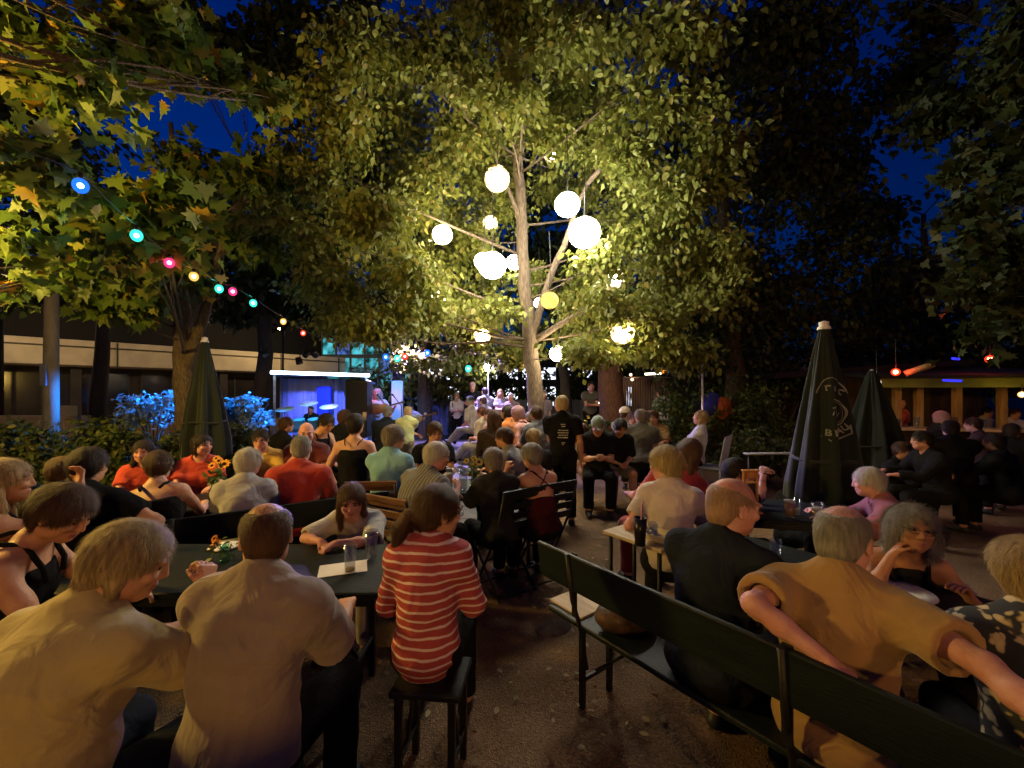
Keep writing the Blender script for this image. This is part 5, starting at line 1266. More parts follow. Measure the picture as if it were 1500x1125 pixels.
    for i,(px,py) in enumerate(((926,556),(924,549))): lamp(at(px,py,11.6),.045,(1,.72,.45),[45,16][i],['round warm light on the rim of the round bar','smaller light above the rim light of the round bar'][i],cable=.04)
    m=MB(); m.tube([at(945,548,11.8),at(968,547,11.8)],.03,6); o=m.build('fairy_lights',emi('fairy',(1,.85,.6),5)); tag(o,'short row of fairy lights on top of the round bar','fairy lights')
    f=Field(); f.ell((0,0,0),(.16,.1,.14),k=.02); f.cone((0,0,0),(.05,0,.2),.08,.03,k=.03); V,Q=f.mesh(.03); o=obj('orange_cloth',mesh_np('c',V,Q,emi('orange_cloth_glow',(1,.30,.03),.9,.4,8),smooth=True)); o.location=at(970,540,11.8); tag(o,'orange cloth above the round bar with its glow put into the material','lamp')  # a cloth, not a lamp: its orange glow is added as emission
    # pole with hanging jackets
    c=at(1029,575,8.4); r=empty('metal_pole',(c.x,c.y,0)); tag(r,'thin pale metal pole behind the woman leaning back','pole'); m=MB(); m.tube([(0,0,0),(0,0,2.45)],.022,8); m.build('pole',pm('pole_bright',(.6,.6,.65),rough=.3,metal=.3),r); m=MB(); m.lathe([(.04,2.45),(.03,2.49),(.001,2.5)],n=10); m.build('cap',IRON(),r)
    for (px,py,col,lab) in ((1042,592,((.02,.03,.35),(.015,.02,.28)),'blue jacket hanging behind the pale pole'),(1058,598,((.42,.10,.03),(.3,.07,.02)),'orange cloth hanging beside the blue jacket')):
        f=Field(); f.cone((-.10,0,.18),(.10,0,.18),.05,k=.04); f.ell((0,0,0),(.17,.07,.25),k=.05); f.cone((.14,0,.15),(.2,0,-.1),.04,.035,k=.03); V,Q=f.mesh(.025); V=V+normals(V,Q)*(wob(V,16,5)*.012)[:,None]
        o=obj('hanging_jacket',mesh_np('j',V,Q,pm('cloth'+lab[:4],*col,rough=.8),smooth=True)); o.location=at(px,py,9.0); tag(o,lab,'jacket')
def assumed_lamps():
    """warm lamps assumed behind the camera and off the left edge: each an added post with a glowing head"""
    for (x,y,h,col,w,lab,R) in ((-2.6,-7.5,3.5,(1,.56,.12),W1,'warm lamp post behind us on the left',.14),(3.4,-6.5,3.4,(1,.46,.13),W2,'warm lamp post behind us on the right',.14),(-5.0,2.5,3.2,(1,.62,.12),W3,'yellow lamp post beside the near maple',.12)):
        r=empty('assumed_lamp_post',(x,y,0)); tag(r,lab,'lamp post'); m=MB(); m.tube([(0,0,0),(0,0,h-.2)],[.05,.035],10); m.build('post',IRON(),r)  # assumed lamp post, out of view, added to light guests and near maple
        m=MB(); m.lathe([(.20,h+.16),(.05,h+.30),(.001,h+.31)],n=18); m.build('hood',IRON(),r)
        m=MB(); m.ball((0,0,h),R*.9,10); m.build('globe',emi('lamp_glow'+lab[-5:],col,w/8),r)
        l=bpy.data.lights.new('assumed_lamp_light','POINT'); l.color=col; l.energy=w; l.shadow_soft_size=R; o=bpy.data.objects.new('assumed_lamp_light',l); COL.objects.link(o); o.location=(x,y,h-.32)
    # added board screen, out of view behind the camera, keeps lamplight off the lower foreground
    r=empty('board_fence',(-1.6,-.75,0)); tag(r,'added board screen unseen behind us on the left that shades the foreground','fence'); m=MB()
    for i in range(24): m.box((-2.2+i*.19,0,.64),(.18,.025,1.26))
    m.build('boards',pm('dark_boards',(.07,.04,.025)),r)
    for x in (-2.2,0,2.2): m=MB(); m.box((x,-.05,.65),(.07,.07,1.30)); m.build('post',pm('dark_boards',(.07,.04,.025)),r)
    # assumed street lamps, added to light the long building
    for (x,y,lab) in ((-19,15.5,'assumed street lamp in front of the left half of the low building'),(-13.2,24,'assumed street lamp in front of the right half of the low building')):
        r=empty('assumed_street_lamp',(x,y,0)); tag(r,lab,'street lamp'); m=MB(); m.tube([(0,0,0),(0,0,5.2),(-.3,.3,5.5)],[.07,.05,.04],8); m.build('post',IRON(),r)
        m=MB(); m.ball((-.35,.35,5.42),.13,8,(1,1,.5)); m.build('lamp_head',emi('sodium',(1,.66,.28),W4/10),r)
        l=bpy.data.lights.new('assumed_lamp_light','POINT'); l.color=(1,.68,.32); l.energy=W4; l.shadow_soft_size=.1; o=bpy.data.objects.new('assumed_lamp_light',l); COL.objects.link(o); o.location=(x-.35,y+.35,5.2)
    # assumed stage spotlights, fixtures added for the coloured light
    def spot(loc,to,col,e,ang,sz=.06):
        d_=(Vector(to)-Vector(loc)).normalized(); M=d_.to_track_quat('-Z','Y').to_matrix(); r=empty('assumed_stage_spotlight',loc)
        tag(r,'assumed small black spotlight of the band stage','spotlight','assumed spotlights around the stage'); m=MB(); m.lathe([(.001,.20),(.07,.20),(.085,.05),(.085,.03),(.078,.05),(.062,.18),(.001,.18)],(0,0,0),14,None,M); m.build('housing',IRON(),r)
        m=MB(); m.tube([(0,0,.12),(0,0,.34)],.012,6); m.build('bracket',IRON(),r)
        l=bpy.data.lights.new('assumed_stage_light','SPOT'); l.color=col; l.energy=e; l.spot_size=rad(ang); l.spot_blend=.6; l.shadow_soft_size=sz; o=bpy.data.objects.new('assumed_stage_light',l); COL.objects.link(o); o.location=loc
        o.rotation_euler=(Vector(to)-Vector(loc)).to_track_quat('-Z','Y').to_euler()
    for (x,y,z,t,col,e,a) in ST:
        spot((x,y,z),t,col,e,a)
# ------------------------------------------------------------------ the guests
def cloth(n,c1,c2=None,sc=7,rough=.9,**k): 
    return pm('cloth_'+n,c1,c2 or tuple(x*.8 for x in c1),scale=sc,rough=rough,bump=.16,bscale=k.pop('bscale',150),sheen=.25 if sum(c1)>.12 else 0,spec=.2 if sum(c1)>.12 else .08,**k)
def striped(name,c1,c2,period,duty=.3,axis='Z',wob_=.35):
    m=bpy.data.materials.new(name); nt,out=nodes_of(m); N=nt.nodes
    p=N.new('ShaderNodeBsdfPrincipled'); p.inputs['Roughness'].default_value=.9; p.inputs['Specular IOR Level'].default_value=.2
    tc=N.new('ShaderNodeTexCoord'); no=N.new('ShaderNodeTexNoise'); no.inputs['Scale'].default_value=9; no.inputs['Detail'].default_value=3; link(nt,tc.outputs['Object'],no.inputs['Vector'])
    sp=N.new('ShaderNodeSeparateXYZ'); link(nt,tc.outputs['Object'],sp.inputs[0])
    a=N.new('ShaderNodeMath'); a.operation='MULTIPLY_ADD'; a.inputs[1].default_value=period*wob_*2; link(nt,no.outputs['Fac'],a.inputs[0]); link(nt,sp.outputs[axis],a.inputs[2])
    d=N.new('ShaderNodeMath'); d.operation='DIVIDE'; d.inputs[1].default_value=period; link(nt,a.outputs[0],d.inputs[0])
    f=N.new('ShaderNodeMath'); f.operation='FRACT'; link(nt,d.outputs[0],f.inputs[0])
    pp=N.new('ShaderNodeMath'); pp.operation='PINGPONG'; pp.inputs[1].default_value=.5; link(nt,f.outputs[0],pp.inputs[0])
    r=N.new('ShaderNodeValToRGB'); r.color_ramp.elements[0].position=duty/2-.03; r.color_ramp.elements[1].position=duty/2+.03; r.color_ramp.elements[0].color=(*c2,1); r.color_ramp.elements[1].color=(*c1,1)
    link(nt,pp.outputs[0],r.inputs[0]); link(nt,r.outputs[0],p.inputs['Base Color'])
    n2=N.new('ShaderNodeTexNoise'); n2.inputs['Scale'].default_value=160; link(nt,tc.outputs['Object'],n2.inputs['Vector'])
    b=N.new('ShaderNodeBump'); b.inputs['Strength'].default_value=.4; b.inputs['Distance'].default_value=.006; link(nt,n2.outputs['Fac'],b.inputs['Height']); link(nt,b.outputs[0],p.inputs['Normal']); crease(nt,tc.outputs['Object'],b)
    link(nt,p.outputs[0],out.inputs[0]); return m
def patterned(name,cols,scale):
    m=bpy.data.materials.new(name); nt,out=nodes_of(m); N=nt.nodes
    p=N.new('ShaderNodeBsdfPrincipled'); p.inputs['Roughness'].default_value=.85
    tc=N.new('ShaderNodeTexCoord'); no=N.new('ShaderNodeTexNoise'); no.inputs['Scale'].default_value=scale*.5; link(nt,tc.outputs['Object'],no.inputs['Vector'])
    mx=N.new('ShaderNodeMix'); mx.data_type='RGBA'; mx.inputs[0].default_value=.12; link(nt,tc.outputs['Object'],mx.inputs[6]); link(nt,no.outputs['Color'],mx.inputs[7])
    v=N.new('ShaderNodeTexVoronoi'); v.inputs['Scale'].default_value=scale; link(nt,mx.outputs[2],v.inputs['Vector'])
    r=N.new('ShaderNodeValToRGB'); cr=r.color_ramp
    while len(cr.elements)<len(cols): cr.elements.new(.5)
    for e,(q,c) in zip(cr.elements,cols): e.position=q; e.color=(*c,1)
    link(nt,v.outputs['Distance'],r.inputs[0]); link(nt,r.outputs[0],p.inputs['Base Color']); link(nt,p.outputs[0],out.inputs[0]); return m
def cast():
    jeans=cloth('jeans',(.018,.022,.036)); blk=cloth('black',(.008,.008,.009),(.012,.012,.013)); khaki=cloth('khaki',(.22,.18,.12)); grey_t=cloth('greytr',(.10,.10,.10)); light_t=cloth('lighttr',(.35,.33,.30))
    navy=cloth('navy',(.016,.020,.030)); dk=cloth('darkolive',(.028,.028,.026)); white=cloth('white',(.62,.60,.58)); 
    J=dict(mat=jeans); K=dict(mat=blk)
    # --- front table
    person(190,822,1.31,8,'grey blonde bob haired person in yellowish shirt, back to us, at lower left',hscale=1.0,lean=10,hunch=22,hyaw=52,hpit=14,sex='f',w=1.17,belly=.02,sk='warm',hair=('bob','ashen'),
           top=dict(mat=cloth('cream',(.46,.38,.16),(.41,.33,.13),sc=4),sleeve=.8,hem=-.10,amp=.007),legs=J,arms=({'t':(.14,.42,1.00),'c':1.2,'n':(-.6,0,-.4),'h':(.3,-.1,-1)},'table'))
    person(390,786,1.52,6,'balding man in a rumpled grey brown shirt, back to us, beside the bob haired person',lean=4,hunch=18,hyaw=-34,hpit=12,w=1.08,hscale=1.06,sk='warm',hair=('balding','brown'),glasses=True,
           top=dict(mat=cloth('greige',(.29,.23,.17),(.24,.19,.135),sc=5),sleeve=.9,hem=-.12,amp=.008,g=.024,collar=True),legs=K,arms=('table','table'))
    person(92,752,1.85,64,'dark haired woman with bare shoulder, face bent down, at the left table end',lean=14,hunch=18,hyaw=20,hpit=22,sex='f',w=1.1,sk='warm',hair=('full','brown'),
           top=dict(mat=blk,style='tank',cut=.02),legs=K,arms=('table',{'t':(-.10,.42,.95),'c':1.1,'n':(.6,0,-.3)}))
    person(8,705,2.25,20,'blond woman cut off by the left edge with her arm raised',lean=6,hunch=10,hyaw=30,sex='f',sk='tan',hair=('long','blond'),top=dict(mat=blk,style='tank'),legs=K,arms=({'t':(.10,.40,1.16),'c':.8,'n':(0,-1,0)},'table'),det=1)
    person(642,750,1.98,2,'woman with dark ponytail and glasses in a red and white striped top',hscale=1.2,lean=3,hunch=14,hyaw=55,hpit=4,sex='f',w=.98,sk='warm',hair=('pony','brown'),glasses=True,
           top=dict(mat=striped('stripe_red',(.36,.065,.065),(.66,.50,.48),.037,.26),sleeve=1.15,hem=-.11,amp=.006,g=.024),legs=K,arms=({'t':(.17,.30,.70),'c':.6,'h':(.3,-.6,-.6)},{'t':(-.17,.30,.70),'c':.6,'h':(-.3,-.6,-.6)}))
    person(515,733,2.72,186,'long haired woman in a pale top leaning over the front table towards us',lean=24,hunch=16,hyaw=-22,hpit=6,sex='f',sk='pink',hair=('long','brown'),
           top=dict(mat=cloth('palegrey',(.46,.42,.36),(.38,.35,.30)),sleeve=.95,neck=.02,hem=-.1),legs=dict(mat=light_t),arms=({'t':(.06,.52,.80),'c':.9,'d':(-.6,.7,-.2),'h':(.9,-.2,-.2)},{'t':(-.04,.54,.80),'c':.9,'d':(.6,.7,-.2),'h':(-.9,-.2,-.2)}))
    # --- bench row at left
    person(130,683,2.72,-20,'man in a black tee with his elbow out, back to us',lean=12,hunch=12,hyaw=6,hpit=6,w=1.05,sk='warm',hair=('short','dark'),top=dict(mat=blk),legs=K,arms=({'t':(.10,.16,-.14),'rel':1,'c':.7,'h':(1,-.4,-.5)},'table'),det=1)
    person(93,690,3.1,-30,'brown haired man in black left of the man with his elbow out',lean=10,hyaw=24,hunch=12,sk='warm',hair=('short','brown'),top=dict(mat=blk),legs=K,det=1)
    person(232,683,3.15,-20,'woman with tied up hair in a black strappy top, back to us',lean=10,hunch=14,side=-8,hyaw=-10,hpit=12,sex='f',w=1.06,sk='fair',hair=('bun','brown'),top=dict(mat=blk,style='tank',cut=.0),legs=K,det=1)
    person(210,662,4.0,146,'woman in red with middle parted hair half hidden behind the strappy top',lean=12,hyaw=10,sex='f',sk='pink',hair=('long','dark'),top=dict(mat=cloth('red1',(.50,.06,.035))),legs=K,det=1)
    person(296,652,4.25,150,'dark haired woman in a red tee looking right behind the sunflower',lean=8,hyaw=-42,sex='f',sk='pink',hair=('bob','dark'),top=dict(mat=cloth('red2',(.48,.055,.035)),neck=.02),legs=K,det=1)
    person(382,644,4.7,150,'man with glasses in a yellow tee facing us behind the white haired person',lean=8,hyaw=10,hpit=6,sk='pink',hair=('short','dark'),glasses=True,top=dict(mat=cloth('yellow',(.62,.40,.09),(.55,.35,.08))),legs=K,det=1)
    person(365,678,3.3,-26,'white haired person in a light grey tee, back to us, on the left bench',lean=10,hunch=14,hyaw=28,hpit=4,sk='pink',hair=('full','white'),sex='f',w=1.1,top=dict(mat=cloth('lgrey',(.42,.42,.43),(.36,.36,.37)),sleeve=.8),legs=J,det=1)
    person(441,658,3.65,-12,'grey haired man in a red polo resting his cheek in his hand, back to us',lean=8,hunch=14,hyaw=-12,hpit=6,sk='pink',hair=('crop','gray'),w=1.1,top=dict(mat=cloth('redpolo',(.42,.045,.030),(.36,.035,.025)),sleeve=.8,collar=True),legs=K,arms=('table','cheek'),det=1)
    person(449,634,4.9,160,'bald man in dark red facing us behind the red polo man',lean=8,hyaw=-6,hpit=8,sk='pink',hair=None,top=dict(mat=cloth('darkred',(.10,.015,.015))),legs=K,det=1)
    person(478,620,5.7,120,'dark haired person in black bending forward beside the bald man',lean=22,hpit=20,sk='warm',hair=('short','dark'),sex='f',top=dict(mat=blk,style='tank'),legs=K,det=1)
    def fan(i):
        m=MB(); H=i['H']; m.box(H(.05,.12,.09),(.045,.006,.10),ch=.002); m.build('hair_clip',pm('fan_pale',(.6,.5,.4),rough=.6),i['root'])
    person(521,622,5.0,-8,'woman in a black strappy dress seen from behind with a pale clip by her head',lean=2,hunch=4,hyaw=10,sex='f',w=1.08,sk='fair',hair=('short','dark'),top=dict(mat=blk,style='strap',cut=.01),legs=K,arms=({'t':(.07,.12,-.46),'rel':1,'c':.5,'h':(.6,-1,0)},{'t':(-.07,.12,-.46),'rel':1,'c':.5,'h':(-.6,-1,0)}),det=1,extra=fan)
    person(578,641,4.2,10,'curly grey haired woman in a teal shirt, back to us',lean=6,hunch=10,hyaw=40,sex='f',w=1.08,sk='warm',hair=('full','salt'),top=dict(mat=cloth('teal',(.20,.42,.52),(.16,.35,.44)),sleeve=.95,hem=-.12,amp=.007),legs=K,det=1,arms=('table','fold'))
    person(640,668,3.5,40,'white haired man with glasses in a ribbed grey striped shirt looking right',lean=14,hunch=20,hyaw=28,hpit=2,w=1.12,sk='pink',hair=('short','white'),glasses=True,top=dict(mat=striped('stripe_grey',(.13,.135,.14),(.25,.25,.25),.030,.35,'X',.1),sleeve=.9),legs=K,arms=('cup','table'),det=1)
    person(637,634,4.95,165,'sandy haired man with glasses facing us across the middle table',lean=8,hyaw=-14,hpit=6,sk='warm',hair=('full','brown'),glasses=True,top=dict(mat=blk,neck=.02),legs=K,det=1)
    person(722,674,3.55,-22,'short haired woman in a dark grey top, back to us, in a black chair',lean=6,hunch=12,hyaw=-4,sex='f',w=1.08,sk='warm',hair=('short','salt'),top=dict(mat=dk,neck=.05,sleeve=.95,hem=-.1),legs=K,det=1)
    person(778,668,3.75,-22,'grey haired woman with a bare back and thin crossed straps',lean=10,hunch=16,hyaw=-20,hpit=8,sex='f',w=1.02,sk='warm',hair=('full','gray'),top=dict(mat=cloth('wine',(.06,.012,.014)),style='strap',crossed=True,cut=-.16),legs=K,det=1,arms=('table',{'t':(-.20,.34,1.0),'c':.8}))
    person(738,641,4.75,-70,'short haired man in a grey tee in profile facing left at the middle table',lean=10,hunch=10,hyaw=0,sk='warm',hair=('short','brown'),top=dict(mat=cloth('grey2',(.22,.215,.20),(.18,.175,.165))),legs=J,det=1)
    person(782,642,4.9,10,'person with light brown hair hidden behind the bare backed woman',lean=4,hyaw=10,sk='warm',hair=('full','ashen'),top=dict(mat=dk),legs=K,det=1)
    # --- right front
    person(1074,742,1.86,50,'bald man in a navy tee in profile facing right on the long bench',hscale=1.1,lean=6,hunch=14,hyaw=36,hpit=4,w=1.08,sk='pink',hair=('fringe','fuzz'),top=dict(mat=navy,sleeve=.85,hem=-.1),legs=K,arms=('table','table'))
    person(1236,790,1.56,38,'balding man in a tan tee with his arm over the bench back',hscale=1.1,seat=.43,lean=2,hunch=14,hyaw=22,hpit=12,w=1.03,sk='pink',hair=('balding','gray'),top=dict(mat=cloth('tan',(.36,.22,.09),(.31,.185,.075),sc=4),sleeve=.72,hem=-.13,amp=.007,g=.026),legs=dict(mat=khaki),
           arms=({'t':(.40,-.42,.86),'ew':(1.30,1.12,.95),'tw':(1.24,.86,.90),'c':.3,'n':(0,0,-1)},{'t':(-.22,.02,.84),'ew':(.70,1.34,.98),'tw':(.93,1.38,.90),'c':1.0,'n':(0,0,-1)}))
    person(1336,776,2.02,206,'curly grey haired woman with glasses resting her chin on her hand, facing us',lean=20,hunch=14,hyaw=-6,hpit=-17,htilt=-6,sex='f',sk='tan',hair=('curly','gray'),glasses=True,top=dict(mat=cloth('blackdress',(.014,.014,.016)),style='tank',cut=.06),legs=K,arms=('cheek',{'t':(-.16,.34,.80),'c':.5,'h':(-.8,-.2,-1)}))
    person(1506,838,1.36,30,'blond person in a black and cream patterned blouse cut off by the right edge',lean=10,hunch=12,hyaw=10,sex='f',w=1.15,sk='pink',hair=('full','blond'),top=dict(mat=patterned('blouse',[(0,(.50,.40,.24)),(.35,(.42,.33,.18)),(.48,(.02,.02,.025)),(1,(.015,.015,.02))],26),sleeve=.9,hem=-.1),legs=K)
    person(974,680,3.0,24,'blond woman with her hair tied in a pale pink tee, back to us',hscale=1.1,lean=10,hunch=12,hyaw=-62,hpit=4,sex='f',w=1.06,sk='pink',hair=('bun','ashen'),top=dict(mat=cloth('palepink',(.50,.42,.43),(.43,.36,.37)),sleeve=.7),legs=K,arms=('table',{'t':(-.20,.18,.86),'c':.8}))
    person(1008,664,3.5,-6,'long brown haired woman in a red dress leaning to the right',lean=8,side=22,hunch=8,hyaw=18,hpit=10,htilt=14,sex='f',w=1.05,sk='pink',hair=('long','brown'),top=dict(mat=cloth('red3',(.34,.035,.035)),sleeve=1.2,hem=-.25),legs=dict(mat=cloth('red3',(.34,.035,.035))),det=1)
    person(1078,690,3.45,78,'dark haired man in black in profile reaching over the right table',lean=14,hunch=10,hyaw=8,sk='pink',hair=('short','dark'),top=dict(mat=blk),legs=K,arms=({'t':(.0,.46,1.0),'c':.7},{'t':(-.12,.56,1.0),'c':.8}),det=1)
    person(1272,706,3.05,-64,'white haired man in a pink checked shirt in profile facing left',lean=16,hunch=16,hyaw=6,sk='pink',hair=('short','white'),top=dict(mat=striped('stripe_pink',(.30,.09,.09),(.20,.12,.13),.035,.4,'X'),sleeve=.9),legs=K,det=1)
    person(1178,700,3.9,170,'person in dark clothes sitting behind the right parasol',lean=8,sk='warm',hair=('short','dark'),top=dict(mat=blk),legs=K,det=1)
    # --- dark figures near the bar
    person(1350,645,4.7,-75,'red faced man in black in profile among the dark figures by the bar',lean=10,hyaw=10,sk='pink',hair=('short','dark'),w=1.15,top=dict(mat=blk,sleeve=1.9),legs=K,det=1,seat=.60)
    person(1392,628,5.2,30,'broad person in a black jacket, back to us, in front of the bar',lean=8,sk='warm',w=1.25,hair=('short','dark'),top=dict(mat=blk,sleeve=1.95,hem=-.2),legs=K,det=1,pose='sit',seat=.7)
    person(1425,622,6.0,-40,'person with lit cheek standing at the bar behind the broad black jacket',sk='pink',hair=('short','brown'),top=dict(mat=cloth('plum',(.05,.03,.035)),sleeve=1.8),legs=K,det=1,pose='stand')
    person(1380,612,6.4,120,'person with pinkish hair standing beside the bar',sk='pink',sex='f',hair=('bob','pinkish'),top=dict(mat=blk,sleeve=1.5),legs=K,det=1,pose='stand')
    for (x,y,D,yw,l,hc_) in ((1300,640,5.6,40,'dark seated figure left of the red faced man, back to us','dark'),(1455,648,4.9,-20,'dark seated figure under the bar counter, back to us','dark'),(1322,660,5.0,150,'dark seated figure facing us beside the smaller parasol','brown'),(1482,632,5.8,60,'dark haired figure close before the bar posts','dark')):
        person(x,y,D,yw,l,lean=8,sk='tan',w=1.1,hair=('short',hc_),top=dict(mat=blk,sleeve=1.7),legs=K,det=1)
    for (x,y,D,yw,l,m_) in ((420,622,6.4,40,'dark figure beside the drum kit, back to us',blk),(505,612,6.6,10,'listener in black in front of the tall loudspeaker',blk),(785,606,6.9,-30,'guest in grey between the pinkish hair and the standing man',grey_t)):
        person(x,y,D,yw,l,lean=8,sk='warm',hair=('short','brown'),top=dict(mat=m_,sleeve=.8),legs=K,det=1)
    person(1535,588,4.2,-30,'person in grey standing at the right edge, face outside the frame',sk='warm',w=1.1,hair=('short','dark'),top=dict(mat=cloth('grey3',(.11,.11,.11)),sleeve=1.9,hem=-.16),legs=dict(mat=grey_t),det=1,pose='stand',arms=('down','down'))
    person(1487,606,8.3,190,'bartender in a white shirt behind the counter',sk='warm',hair=('short','brown'),top=dict(mat=white),legs=K,det=1,pose='stand',arms=('phone','phone'))
    person(1447,604,8.6,170,'bartender in a pale shirt seen between two posts of the bar',sk='warm',hair=('short','dark'),top=dict(mat=cloth('pale2',(.5,.45,.36))),legs=K,det=1,pose='stand',arms=('phone','down'))
    person(1318,590,8.2,175,'person in a red vest under the dark pavilion',sk='warm',hair=('short','dark'),top=dict(mat=cloth('red4',(.40,.05,.03)),sleeve=.7),legs=K,det=2,pose='stand',arms=('down','down'))
    # --- middle
    def printed(i):
        m=MB(); wm=pm('print_white',(.55,.56,.52)); A=i['A2']; rs=np.random.RandomState(3)
        y=-.142*i['s']; U=i['UC']
        for k,(w,z) in enumerate(((.05,.0),(.03,-.025),(.11,-.075),(.13,-.105),(.10,-.135),(.13,-.165),(.03,-.23),(.02,-.25))):
            x=-w/2
            while x<w/2:
                q=rs.uniform(.008,.022); m.box(U+A@v3(x+q/2+.02,y+.0-.004+(abs(z)*.02),z),(q,.004,.012),ch=.001); x+=q+.006
        m.build('back_print',wm,i['root'])
    person(822,592,5.4,12,'standing man in a black tee with small white print on the back',pose='stand',lean=0,hunch=4,hyaw=-40,sk='warm',w=1.08,hair=('crop','ashen'),top=dict(mat=blk,hem=-.08),legs=K,arms=('down','phone'),det=1,extra=printed)
    person(852,632,6.2,196,'woman with long reddish hair and crossed bare legs',lean=16,hunch=10,hpit=16,sex='f',sk='warm',hair=('longer','reddish'),top=dict(mat=cloth('lacy',(.30,.24,.2),(.2,.15,.12)),style='tank'),legs=dict(mat=cloth('short_grey',(.2,.19,.2)),len=.35,nm='shorts'),leg=('cross',None),arms=('lap','lap'),det=1)
    person(876,624,5.9,184,'man in a green grey cap and black tee looking at his hands',lean=10,hunch=10,hpit=26,sk='warm',hair=('crop','brown'),w=1.1,top=dict(mat=blk,sleeve=.75),legs=K,arms=('phone','phone'),det=1,extra=cap_hat(cloth('capgreen',(.14,.18,.13)),brim=True))
    person(909,626,6.1,172,'person in black with dark hair and grey shorts beside the man in the cap',lean=16,hunch=10,hpit=20,sk='warm',hair=('full','dark'),top=dict(mat=blk,sleeve=.9),legs=dict(mat=grey_t,len=.45,nm='shorts'),arms=('lap','lap'),det=1)
    person(916,606,8.2,60,'person in a white cap and grey top',lean=8,sk='fair',hair=('crop','brown'),top=dict(mat=cloth('grey4',(.25,.24,.22))),legs=K,det=1,extra=cap_hat(cloth('capwhite',(.75,.70,.62))))
    person(928,614,7.6,200,'pale faced person between the white cap and the grey backed man',lean=10,sk='pink',hair=('short','brown'),top=dict(mat=blk),legs=K,det=1)
    person(938,610,7.2,20,'man with greenish hair and dark grey tee, back to us',lean=8,hyaw=-30,sk='warm',hair=('short','salt'),w=1.1,top=dict(mat=cloth('grey5',(.09,.09,.08))),legs=K,det=1)
    person(958,612,8.0,196,'man in a patterned orange brown shirt at the small dark table',lean=6,hyaw=20,sk='warm',hair=('short','brown'),w=1.1,top=dict(mat=patterned('leafshirt',[(0,(.42,.20,.07)),(.4,(.30,.14,.05)),(.55,(.12,.10,.05)),(1,(.5,.35,.15))],22),sleeve=.9),legs=K,det=1,arms=('table','table'))
    person(1026,612,7.1,-60,'blond woman in a white shirt leaning back in a pale chair',lean=-10,hunch=2,hyaw=-10,hpit=-6,sex='f',sk='warm',hair=('bob','blond'),top=dict(mat=cloth('white2',(.50,.52,.56)),sleeve=.9),legs=K,det=1,arms=('lap','lap'))
    table('small dark table before the man in the patterned shirt',(2.45,7.3,0),0,1.1,.6)
    person(724,613,6.4,-6,'long haired woman in a dark brown top, back to us, in the middle',lean=2,sex='f',w=1.06,sk='warm',hair=('longer','brown'),top=dict(mat=cloth('darkbrown',(.05,.035,.025)),sleeve=1.5,hem=-.2),legs=K,det=1)
    person(758,606,7.2,-50,'woman with pinkish hair and a black tank top leaning forward',lean=20,hyaw=-10,hpit=10,sex='f',sk='pink',hair=('bob','pinkish'),top=dict(mat=blk,style='tank'),legs=K,det=1,arms=('lap','lap'))
    person(742,604,7.6,-60,'dark haired woman in orange half hidden by the pink haired one',lean=6,sex='f',sk='warm',hair=('bob','dark'),top=dict(mat=cloth('orange',(.55,.18,.04))),legs=K,det=2)
    person(776,612,8.0,-50,'person in an olive shirt behind the pink haired woman',lean=12,sk='warm',hair=('short','salt'),top=dict(mat=cloth('olive',(.22,.20,.05))),legs=K,det=2)
    person(705,604,9.2,-64,'man in a beige shirt sitting with his legs stretched onto the path',lean=4,sk='pink',hair=('short','reddish'),top=dict(mat=cloth('beige',(.46,.38,.26)),sleeve=.9),legs=dict(mat=light_t),leg='stretch',arms=('lap','lap'),det=1)
    person(716,608,8.4,-64,'pink cheeked person beside the beige shirted man',lean=10,sk='pink',hair=('short','brown'),top=dict(mat=cloth('rose',(.4,.25,.22))),legs=dict(mat=grey_t),det=2)
    person(688,588,11.2,-60,'seated man in a white shirt and cap at the path edge',lean=10,sk='fair',hair=('short','white'),top=dict(mat=white,sleeve=.9),legs=dict(mat=light_t),leg='stretch',arms=('lap','lap'),det=1,extra=cap_hat(cloth('capblack',(.03,.03,.035))))
    person(707,588,11.6,-60,'seated man in a blue white shirt behind the white cap',lean=8,sk='fair',hair=('short','brown'),top=dict(mat=cloth('bluewhite',(.45,.47,.6)),sleeve=.9),legs=K,arms=('lap','lap'),det=2)
    def bag(i):
        m=MB(); s=i['s']; U=i['UC']; A=i['A2']; m.tube([U+A@v3(.13,-.1,.09),U+A@v3(.13,.0,.12),U+A@v3(.12,.14,.02),U+A@v3(.13,.14,-.3)],.016,6); m.build('bag_strap',cloth('black',(.01,.01,.01)),i['root'])
    person(669,581,13.4,176,'person in a white top with a black shoulder bag standing at the path end',pose='stand',sk='fair',sex='f',hair=('short','blond'),top=dict(mat=white,sleeve=.9),legs=K,arms=('phone','phone'),det=1,extra=bag)
    person(692,566,13.2,180,'tall person in a black printed tee standing at the path end',pose='stand',sk='fair',hair=('short','pinkish'),top=dict(mat=blk),legs=K,arms=('fold','fold'),det=1)
    person(710,574,12.6,-30,'man in a light blue shirt seen from behind by the white lamp pole',pose='stand',sk='fair',hair=('short','dark'),top=dict(mat=cloth('skyblue',(.42,.45,.6)),sleeve=.9),legs=K,det=2,arms=('fold','fold'))
    person(733,576,13.0,178,'person in a grey blue dress standing right of the lamp pole',pose='stand',sk='fair',sex='f',hair=('long','blond'),top=dict(mat=cloth('greydress',(.32,.33,.42)),hem=-.3),legs=K,det=2,arms=('fold','fold'))
    person(748,582,12.0,-150,'white haired person standing near the lantern tree trunk',pose='stand',sk='fair',hair=('short','white'),top=dict(mat=cloth('mauve',(.36,.28,.34))),legs=K,det=2,arms=('fold','fold'))
    person(796,578,11.0,160,'person with raised arm standing right of the lantern tree trunk',pose='stand',sk='fair',hair=('short','salt'),top=dict(mat=cloth('mauve2',(.30,.26,.32))),legs=K,det=2,arms=('chin','down'))
